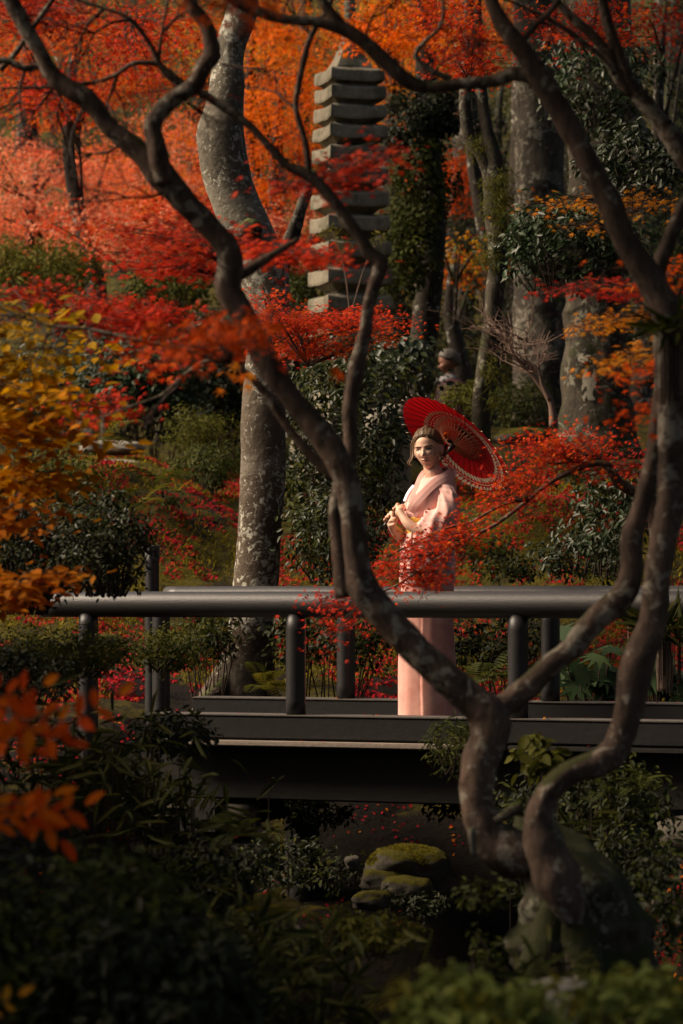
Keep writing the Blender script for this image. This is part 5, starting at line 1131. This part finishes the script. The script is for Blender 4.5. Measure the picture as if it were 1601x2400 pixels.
def strip(name, pts, wv, th, mat, parent):
    """flat band along pts; wv: list of half-width vectors"""
    vs = []; fs = []; n = len(pts)
    for i in range(n):
        a = pts[min(i+1, n-1)]-pts[max(i-1, 0)]; nn = a.cross(wv[i]).normalized()*th
        if nn.y > 0: nn = -nn
        vs += [pts[i]-wv[i], pts[i]+nn, pts[i]+wv[i], pts[i]-nn*.6]
    for i in range(n-1):
        for k in range(4): fs.append((i*4+k, i*4+(k+1) % 4, i*4+4+(k+1) % 4, i*4+4+k))
    fs += [(3,2,1,0), tuple((n-1)*4+k for k in range(4))]; return link(name, mesh(name, vs, fs, False), mat, parent)
def sm_line(pts, k=5):
    q = catmull([(p, 0) for p in pts], .012); return [a for a, _ in q]
def collar(name, px, wd, th, mat):
    L_ = sm_line([W(*p) for p in px]); ws = []
    for i in range(len(L_)):
        a = (L_[min(i+1, len(L_)-1)]-L_[max(i-1, 0)]).normalized(); t_ = a.cross(Vector((0,-1,0))).normalized(); ws.append((t_+Vector((0,.35,0)))*wd)
    strip(name, L_, ws, th, mat, wp)
collar('collar', [(1040,1104,.07),(1058,1106,.03),(1060,1110,-.02),(1044,1117,-.085),(1020,1131,-.118),(994,1156,-.134),(972,1180,-.128),(962,1200,-.10)], .024, .0022, KIM)
collar('collar', [(1044,1104,.07),(1020,1102,.075),(1001,1106,.06),(990,1117,.02),(982,1135,-.04),(972,1160,-.09),(966,1180,-.11)], .022, .0022, KIM)
collar('under_collar', [(972,1140,.05),(962,1152,.04),(955,1165,.03),(951,1176,.02)], .015, .010, WHT)
bm = bmesh.new(); box_bm(bm, W(1055,1310,-.125), (.028,.012,.15), Matrix.Rotation(R(6), 3, 'Y'), .004); link('sleeve_lining', bm_mesh('sleeve_lining', bm, True), LIL, sleeve)

# face details
def mk(name, vs, fs, mat, parent=wp): return link(name, mesh(name, vs, fs), mat, parent)
EW = plain('eye_white', (.25,.215,.20), .25, .5, 30, .05, 0); EI = plain('iris_brown', (.030,.018,.010), .15, .6, 30, .1, 0); LASH = plain('lash', (.020,.012,.009), .8, .1, 30, .1, 0)
BROW = plain('brow', (.045,.025,.016), .9, .1, 200, .3, .2); LIP = plain('lips', (.46,.15,.125), .4, .4, 80, .15, .1)
for sx_ in (-1, 1):
    ex = sx_*.0305; c = fp(ex, -.002, -.0085)
    vs, fs = sphere_grid(20, 12); fwd = HR @ Vector((0,-1,0))
    eo = mk('eye', [c+(HR @ Vector((v[0]*.0128, v[1]*.0100, v[2]*.0050))) for v in vs], fs, EW)
    gaze = (Vector((0,0,CZ))-c).normalized(); ic = c+HR @ Vector((.10*.0135*1, -.0098, .0003))
    mk('iris', [ic+(HR @ Vector((v[0]*.0060, v[1]*.0022, v[2]*.0058))) for v in vs], fs, EI, eo)
    up = [fp(ex+sx_*u*.0155, -.002+.0075*(1-u*u)-.0005*u, .0012) for u in np.linspace(-1, 1.12, 12)]
    addl = tube_data([(p, .0017+.0008*(i/11)) for i, p in enumerate(up)], sides=6, step=.003, rough=0); mk('upper_lid', *addl, LASH)
    lo_ = [fp(ex+sx_*u*.0135, -.0035-.0052*(1-u*u), .0004) for u in np.linspace(-1, 1, 9)]
    mk('lower_lid', *tube_data([(p, .0007) for p in lo_], sides=5, step=.004, rough=0), plain('lid_skin', (.42,.20,.14), .6, .2, 30, .1, 0))
    bw = [fp(ex+sx_*u*.019, .0142+.0026*(1-(u-.3)**2)-.0006*u, .0008) for u in np.linspace(-1, 1.1, 12)]
    mk('eyebrow', *tube_data([(p, .0030*(1-.55*abs(i/11-.3))) for i, p in enumerate(bw)], sides=6, step=.004, rough=.2, nscale=300), BROW)
def lip_patch(z0, hh, wd_, sgn):
    n = 17; vs = []; fs = []
    for j in range(4):
        for i in range(n):
            u = -1+2*i/(n-1); prof = (1-abs(u)**1.8); bow = (1-.30*G(u, .16)) if sgn > 0 else 1
            z = z0+.0015*u*u*1.6+sgn*hh*prof*bow*j/3; vs.append(fp(u*wd_, z, .0009*(1.0 if j in (1,2) else .2)))
    for j in range(3):
        for i in range(n-1): fs.append((j*n+i, j*n+i+1, (j+1)*n+i+1, (j+1)*n+i))
    return vs, fs
a_, b_ = lip_patch(-.0655, .0075, .0235, 1); c_, d_ = lip_patch(-.0655, .0085, .021, -1); mk('lips', a_+c_, b_+[tuple(i+len(a_) for i in f) for f in d_], LIP)
mk('mouth_line', *tube_data([(fp(u*.0235, -.0655+.0022*u*u, .0012), .0007) for u in np.linspace(-1, 1, 11)], sides=5, step=.004, rough=0), plain('mouth_line', (.16,.05,.04), .7, .2, 30, .1, 0))

# hair
def hairmat(name, a, b):
    t = NT(name); c = t.coord('Object', (1,1,1)); f = t.noise(c, 150, 6, .7, 2.5); g = t.noise(c, 14, 3)
    t.base(t.mix(t.ramp(f, [(.35,0.0),(.7,1.0)]), a, b)); t.rough(.5, .3); t.bump(f, .5, .0012); MATS[name] = t.m; return t.m
HAIR = hairmat('hair_brown', (.035,.019,.010), (.20,.12,.068)); HAIRG = hairmat('hair_grey', (.04,.035,.028), (.13,.11,.09))
vs = []; n_ = 90; m_ = 70; fs = []
def hair_pt(d):
    p = head_pt(d); x, y, z = d
    # hairline: how far up the forehead / behind the ear the hair begins
    line = interp([(-1,.57),(-.8,.54),(-.6,.43),(-.42,.24),(-.25,.16),(0,.16),(.22,.10),(.38,-.12),(.55,-.36),(1,-.46)], y)-.06*abs(x)*(y < -.5)
    k = smooth(line-.03, line+.16, z)
    part = G(math.atan2(x, max(.05, z))+.22, .10)*smooth(.2, -.3, y)
    wave = .0009*math.sin(math.atan2(x, z)*22+y*9)+.003*mn.noise(Vector((x*5, y*9, z*5)))
    return p*(1+0.0)+Vector((x, y*.9, z)).normalized()*((.0150+.006*smooth(0, .8, y)+wave-.005*part)*k-.006*(1-k)), k
hp = [hair_pt(v) for v in sphere_grid(n_, m_)[0]]; _, hfc = sphere_grid(n_, m_)
fs = [f for f in hfc if sum(hp[i][1] for i in f)/4 > .02]
hair = mk('hair', [HW(p) for p, k in hp], fs, HAIR)
BUN = HW((.035, .098, -.010))
vs, fs = sphere_grid(40, 26); bun = []
for v in vs:
    p = Vector(v); r_ = 1+.14*math.sin(math.atan2(p.z, p.x)*5+p.y*7)+.12*mn.noise(p*2.5)
    bun.append(BUN+HR @ Vector((p.x*.038*r_, p.y*.030*r_, p.z*.036*r_)))
mk('bun', bun, fs, HAIR, hair)
random.seed(11); tl = []
for i in range(420):                               # locks combed from the parting round to the bun
    s = random.choice((-1,1,1)); a0 = random.uniform(-.9, .5); x0 = -.22+.02*s; pts = []
    for q in range(9):
        t_ = q/8; th = lerp(-.95+random.random()*.02, 1.5, t_); lat = (x0+s*lerp(.04, random.uniform(.2, 1.05), math.sin(min(1, t_*1.15)*math.pi*.55)))
        d = Vector((math.sin(lat), math.sin(th)*math.cos(lat), math.cos(th)*math.cos(lat)+.12)).normalized()
        hh, k = hair_pt(d); 
        pts.append((HW(hh+d*(.0006+.0012*((i*7)%5)/5)), .0011))
        if k < .3 and q > 0: break
    if len(pts) > 3: tl.append(pts)
V_ = []; F_2 = []
for pts in tl: a, b = tube_data(pts, sides=4, step=.02, rough=0, base=len(V_), cap=False); V_ += a; F_2 += b
props(mk('locks', V_, F_2, HAIR, hair), kind='stuff')
HL = hairmat('hair_light', (.14,.08,.045), (.34,.21,.125))
def lock(pts, r=.0028, mat=None, k=3):
    for j in range(k):
        o_ = Vector((random.gauss(0,.003), random.gauss(0,.003), random.gauss(0,.002)))
        mk('lock', *tube_data([(p+o_, r*(1-.7*i/len(pts))) for i, p in enumerate(pts)], sides=6, step=.006, rough=.1, wob=.003, seed=j), mat or HL, hair)
lock([HW((-.030,-.070,.082)), HW((-.064,-.060,.048)), HW((-.079,-.045,.0)), HW((-.082,-.05,-.030)), HW((-.098,-.05,-.052)), HW((-.106,-.05,-.062)), HW((-.100,-.05,-.080)), HW((-.094,-.05,-.074))], .0038, k=4)
lock([HW((.030,-.072,.072)), HW((.058,-.066,.035)), HW((.067,-.055,.0)), HW((.070,-.05,-.03)), HW((.066,-.055,-.052)), HW((.062,-.052,-.042))], .0030)
lock([HW((.070,.0,-.02)), HW((.078,-.01,-.05)), HW((.074,.0,-.085)), HW((.08,.01,-.10))], .0022, k=2)
# flower in the hair
fl = W(1045, 1021, .05); PET = plain('petal_orange', (.70,.22,.012), .6, .3, 60, .3, .1); PETR = plain('petal_red', (.55,.05,.01), .6, .3, 60, .3, .1)
flo = bpy.data.objects.new('hair_flower', None); COL.objects.link(flo); flo.parent = wp; flo.location = fl-wp.location
for j in range(14):
    a = j/14*6.28; tl_ = .35+.5*(j % 2); d = Vector((math.cos(a)*math.cos(tl_), -math.sin(tl_), math.sin(a)*math.cos(tl_))); rr = rotmats(np.array([[*d.cross(Vector((.3,.5,.8))).cross(d)]])+.01, np.array([[*d]]))
    me = leaf_mesh('petal', 'ovalb', np.array([[*fl]]), [.026], rr, np.array([.5])); link('petal', me, PETR if j % 5 == 0 else PET, flo)
for j, (dx, dz) in enumerate(((10,8),(14,12),(6,14),(12,3))):
    d = Vector((random.uniform(-1,1), -.5, random.uniform(-1,.6))).normalized(); me = leaf_mesh('petal', 'ovalb', np.array([[*W(1042+dx, 1026+dz, .05)]]), [.028], rotmats(np.array([[0,-1.0,.3]]), np.array([[*d]])), np.array([.2])); link('flower_leaf', me, DARKG, flo)
vs, fs = sphere_grid(10, 8); ec = HW((.079, .008, -.052)); mk('earring', [ec+Vector(v)*.0045 for v in vs], fs, plain('gold', (.7,.5,.2), .3, .8, 30, .1, 0))

# ------------------------------------------------------------ parasol
t = NT('parasol_paper'); c = t.coord('Object'); f = t.noise(c, 40, 4); t.base(t.mix(f, (.50,.004,.008), (.62,.008,.014))); t.rough(.5, .3)
tr = t.n('ShaderNodeBsdfTranslucent'); tr.inputs[0].default_value = (.62,.006,.012,1); ms2 = t.n('ShaderNodeMixShader'); ms2.inputs[0].default_value = .42; t.l(t.b.outputs[0], ms2.inputs[1]); t.l(tr.outputs[0], ms2.inputs[2]); t.l(ms2.outputs[0], t.out.inputs[0]); MPAP = t.m
t = NT('parasol_print'); t.base((.66,.56,.42)); t.rough(.6, .2); tr = t.n('ShaderNodeBsdfTranslucent'); tr.inputs[0].default_value = (.66,.52,.38,1); ms2 = t.n('ShaderNodeMixShader'); ms2.inputs[0].default_value = .35; t.l(t.b.outputs[0], ms2.inputs[1]); t.l(tr.outputs[0], ms2.inputs[2]); t.l(ms2.outputs[0], t.out.inputs[0]); MPR = t.m
MRIB = plain('rib_dark', (.10,.012,.010), .6, .3, 60, .3, .1); MRT = plain('rib_tip', (.62,.48,.34), .6, .3, 60, .2, .1); MSH = plain('lacquer_black', (.006,.006,.007), .25, .5, 40, .2, 0); MIN = plain('rib_bamboo', (.34,.13,.07), .6, .3, 60, .3, .1)
pz = thing('parasol', 'open red paper parasol with a white leaf wreath on the shoulder of the woman', 'parasol', tuple(SH0))
e1 = Vector((.754, 0, -.657)); e1 = (e1-PAX*e1.dot(PAX)).normalized(); e2 = PAX.cross(e1)
PRAD = .368; PHT = .105; NR = 36
def cp(r, a, off=0.0): return PRIM+(e1*math.cos(a)+e2*math.sin(a))*(r*PRAD)+PAX*(PHT*(1-r**1.15)+off)
vs = []; fs = []; NS = NR*4; NRG = 14
for j in range(NRG+1):
    r_ = .03+.97*j/NRG
    for i in range(NS): a = 2*math.pi*i/NS; sag = -.010*r_*abs(math.sin(a*NR/2)); vs.append(cp(r_*(1-.012*abs(math.sin(a*NR/2))), a, sag*0.6))
for j in range(NRG):
    for i in range(NS): fs.append((j*NS+i, (j+1)*NS+i, (j+1)*NS+(i+1) % NS, j*NS+(i+1) % NS))
mk('canopy', vs, fs, MPAP, pz)
for i in range(NR):
    a = 2*math.pi*i/NR
    rb_ = mk('rib', *tube_data([(cp(.04, a, -.004), .0016), (cp(.5, a, -.006), .0020), (cp(1.0, a, -.004), .0018)], sides=5, step=.08, rough=0), MRIB, pz)
    mk('rib_tip', *tube_data([(cp(1.0, a, -.003), .0026), (cp(1.065, a, -.003), .0020)], sides=6, step=.03, rough=0), MRT, rb_)
    mk('stretcher', *tube_data([(PRIM+PAX*(-.012)+(e1*math.cos(a)+e2*math.sin(a))*.014, .0013), (cp(.50, a, -.010), .0021)], sides=5, step=.08, rough=0), MIN, pz)
# printed wreath, one hair proud of the paper on both sides
V_ = []; F_2 = []; NL = 58
for i in range(NL):
    a = 2*math.pi*i/NL
    for sgn in (-1, 1):
        for face_ in (-.0016-.006, .0012):
            b = len(V_)
            for q in range(12):
                th = 2*math.pi*q/12; lr = .054*(1+.85*math.cos(th)) ; la = .031*math.sin(th)*(1-.35*math.cos(th+math.pi))
                r_ = .69+sgn*(.018+lr); aa = a+la/.69+.10*lr/.1*.9
                x = .19+r_*math.cos(aa); y = .10+r_*math.sin(aa); rr = math.hypot(x, y); 
                V_.append(cp(min(rr, .985), math.atan2(y, x), face_))
            F_2.append(tuple(range(b, b+12)))
mk('printed_leaves', V_, F_2, MPR, pz, )
V_ = []; F_2 = []
for face_ in (-.0018-.006, .0014):
    b = len(V_)
    for i in range(144):
        a = 2*math.pi*i/144
        for dr in (-.006, .006):
            x = .19+(.69+dr)*math.cos(a); y = .10+(.69+dr)*math.sin(a); V_.append(cp(math.hypot(x, y), math.atan2(y, x), face_))
    F_2 += [(b+2*i, b+2*i+1, b+(2*i+3) % 288, b+(2*i+2) % 288) for i in range(144)]
mk('printed_stem', V_, F_2, MPR, pz)
V_ = []; F_2 = []
def scone(r, a): return PRIM+(e1*math.cos(a)+e2*math.sin(a))*(r*PRAD)+PAX*(lerp(-.012, PHT*(1-.5**1.15)-.010, r/.5)-.001)
for (ra, rb2) in ((.26,.36),(.36,.46),(.46,.36),(.36,.26)):
    for i in range(NR):
        aa = 2*math.pi*i/NR; ab = aa+2*math.pi/NR
        x_, y_ = tube_data([(scone(ra, aa), .0011), (scone(rb2, ab), .0011)], sides=4, step=.05, rough=0, base=len(V_), cap=False); V_ += x_; F_2 += y_
props(mk('threads', V_, F_2, MIN, pz), kind='stuff')
mk('shaft', *tube_data([(SH0-PAX*.055, .0055), (SH0+PAX*.55, .0065), (PRIM-PAX*.03, .0100), (PRIM+PAX*.15, .0095)], sides=12, step=.05, rough=0), MSH, pz)
mk('runner', *tube_data([(PRIM-PAX*.055, .011), (PRIM-PAX*.03, .016), (PRIM-PAX*.005, .0175), (PRIM+PAX*.004, .014)], sides=18, step=.01, rough=0), MSH, pz)
mk('top_cap', *tube_data([(PRIM+PAX*(PHT-.006), .030), (PRIM+PAX*(PHT+.012), .022), (PRIM+PAX*(PHT+.035), .010)], sides=18, step=.01, rough=0), MSH, pz)

# ------------------------------------------------------------ the second visitor, far behind
D2 = 29.0
def Q(px, py, dy=0.0): return P(px, py, D2+dy)
Bv = []; Bf = []
hc2 = Q(1050, 850); H2 = Matrix.Rotation(R(-75), 3, 'Z') @ Matrix.Rotation(R(8), 3, 'X'); gz = H(hc2.x, D2)
addm([hc2+H2 @ v for v in headL], hf); b0 = hc2.z
addt([(hc2+Vector((.01,0,-.05)), .05), (hc2+Vector((.03,0,-.17)), .055)]); addball(hc2+Vector((.06,0,-.42)), .16, .19, .27); addball(hc2+Vector((.05,0,-.75)), .15, .16, .18)
for s in (-1, 1):
    addt([(hc2+Vector((.05,s*.17,-.24)), .05), (hc2+Vector((.10,s*.21,-.5)), .042), (hc2+Vector((-.08,s*.17,-.66)), .034), (hc2+Vector((-.16,s*.12,-.62)), .026)])
    addball(hc2+Vector((-.21,s*.11,-.61)), .045, .03, .02)
    for f_ in range(4): addt([(hc2+Vector((-.23,s*.11+(f_-1.5)*.014,-.61)), .008), (hc2+Vector((-.27,s*.11+(f_-1.5)*.014,-.63)), .007), (hc2+Vector((-.285,s*.11+(f_-1.5)*.014,-.66)), .006)], 8)
    addt([(hc2+Vector((-.21,s*.09,-.60)), .010), (hc2+Vector((-.245,s*.07,-.61)), .008)], 8)
    zf = max(.2, hc2.z-.8-gz); addt([(hc2+Vector((.05,s*.09,-.78)), .085), (hc2+Vector((.02,s*.1,-.78-zf*.5)), .06), (Vector((hc2.x+.06, D2+s*.1, gz+.06)), .045)]); addball(Vector((hc2.x-.0, D2+s*.1, gz+.04)), .12, .045, .04)
tmp = bpy.data.objects.new('tmp', mesh('b2', Bv, Bf)); COL.objects.link(tmp); md = tmp.modifiers.new('r', 'REMESH'); md.mode = 'VOXEL'; md.voxel_size = .006; md.use_smooth_shade = True
me3 = bpy.data.meshes.new_from_object(tmp.evaluated_get(bpy.context.evaluated_depsgraph_get())); me3.name = 'body'; bpy.data.objects.remove(tmp)
p2 = thing('person', 'dim grey-haired visitor in a maroon jacket with a white collar, far behind the parasol', 'person', (hc2.x, D2, gz)); link('body', me3, SKIN2, p2)
hp = [hair_pt(v) for v in sphere_grid(n_, m_)[0]]; fs = [f for f in hfc if sum(hp[i][1] for i in f)/4 > .02]; link('hair', mesh('hair', [hc2+H2 @ (p*1.04) for p, k in hp], fs), HAIRG, p2)
def rg(dx, dz, a, b): return (hc2+Vector((dx, 0, dz)), Vector((a,0,0)), Vector((0,b,0)))
JK = fabric('jacket_maroon', (.022,.005,.007), (.045,.010,.012))
vs, fs = loft(smooth_sections([rg(.03,-.155,.065,.08), rg(.04,-.19,.11,.16), rg(.05,-.24,.15,.215), rg(.06,-.4,.175,.225), rg(.06,-.6,.175,.215), rg(.05,-.86,.185,.22)]), 48, fold=bfold); solid('jacket', vs, fs, JK, p2)
vs, fs = loft(smooth_sections([rg(.0,-.115,.058,.065), rg(.01,-.15,.085,.09), rg(.0,-.185,.105,.10)]), 40); solid('collar', vs, fs, fabric('collar_grey', (.13,.125,.125), (.20,.19,.20)), p2)
for s in (-1, 1):
    c_ = [hc2+Vector(q) for q in ((.05,s*.17,-.23),(.09,s*.215,-.38),(.10,s*.22,-.5),(.0,s*.2,-.6),(-.10,s*.165,-.655))]
    mk('sleeve', *tube_data([(c_[0], .068), (c_[1], .064), (c_[2], .060), (c_[3], .052), (c_[4], .046)], sides=16, step=.03, rough=.08), JK, p2)
    mk('trouser_leg', *tube_data([(hc2+Vector((.05,s*.085,-.72)), .105), (hc2+Vector((.04,s*.09,-.95)), .085), (Vector((hc2.x+.05, D2+s*.1, gz+.07)), .062)], sides=16, step=.05, rough=.08), plain('trousers_dark', (.02,.018,.018), .8, .2), p2)
# ------------------------------------------------------------ unseen evergreens added outside the frame to shade ravine, bridge and slope
def shade_tree(label, x, y, zc, rx, ry, rz, n, mat=None, leaf=.16):
    T = thing('evergreen_tree', label, 'tree', (x, y, H(x, y)), 'unseen evergreens added for shade')
    X0 = x if abs(x) > 3 else (8.0 if y > 20 else math.copysign(3.4, x))
    vs, fs = tube_data([(Vector((X0, y, H(X0,y)-.2)), .2), (Vector((X0, y, zc*.6)), .16), (Vector((x, y, zc+rz*.5)), .05)], sides=10, step=.4, rough=.1, seed=x); link('trunk', mesh('trunk', vs, fs), M_DARKB, T)
    u = rng.normal(size=(n,3)); u /= np.linalg.norm(u, axis=1, keepdims=True); u *= (rng.random(n)**.4)[:, None]
    pos = u*np.array([rx, ry, rz])+np.array([x, y, zc]); pos += rng.normal(size=(n,3))*.1
    add_leaves(T, 'ovalb', pos, leaf*rng.uniform(.6, 1.4, n), orient(n, .9), rng.random(n), mat or DARKG)
SHADES = [
 ('unseen high evergreen crown added to shade the upper right slope', -.3, 27, 8.9, 3.4, 3.6, 1.2, 12000),
 ('low unseen evergreen added on the left bank to shade the stream', -4.6, 13.2, 1.0, 2.2, 2.6, 2.3, 10000),
 ('unseen hedge-like evergreen added behind the viewpoint to cut front light', 0, -4.5, 1.6, 7, 1.8, 2.6, 9000),
 ('unseen evergreen crown added to block the sky above the footbridge', 1.0, 15.0, 7.2, 4.2, 5.0, 1.3, 15000),
 ('unseen evergreen crown added to shade the near bank from above', .5, 8.5, 5.6, 4.5, 4.0, 1.0, 14000),
 ('dense unseen evergreen added on the near left bank to block low sun', -4.9, 9.0, 1.7, 2.5, 4.2, 2.5, 14000),
 ('dense unseen evergreen added for shade on the near right bank', 5.0, 9.0, 4.5, 3.0, 4.0, 3.0, 9000),
 ('unseen evergreen crown added over the stream for shade', -1.0, 7.5, 5.2, 4.5, 3.6, 1.6, 9000),
 ('unseen evergreen added for shade right of the bridge end', 6.0, 16.5, 4.0, 2.6, 3.0, 3.5, 8000),
 ('unseen evergreen added for shade on the right slope', 6.5, 24, 5.0, 3.0, 4.0, 4.0, 8000),
]
for s_ in SHADES: shade_tree(*s_)
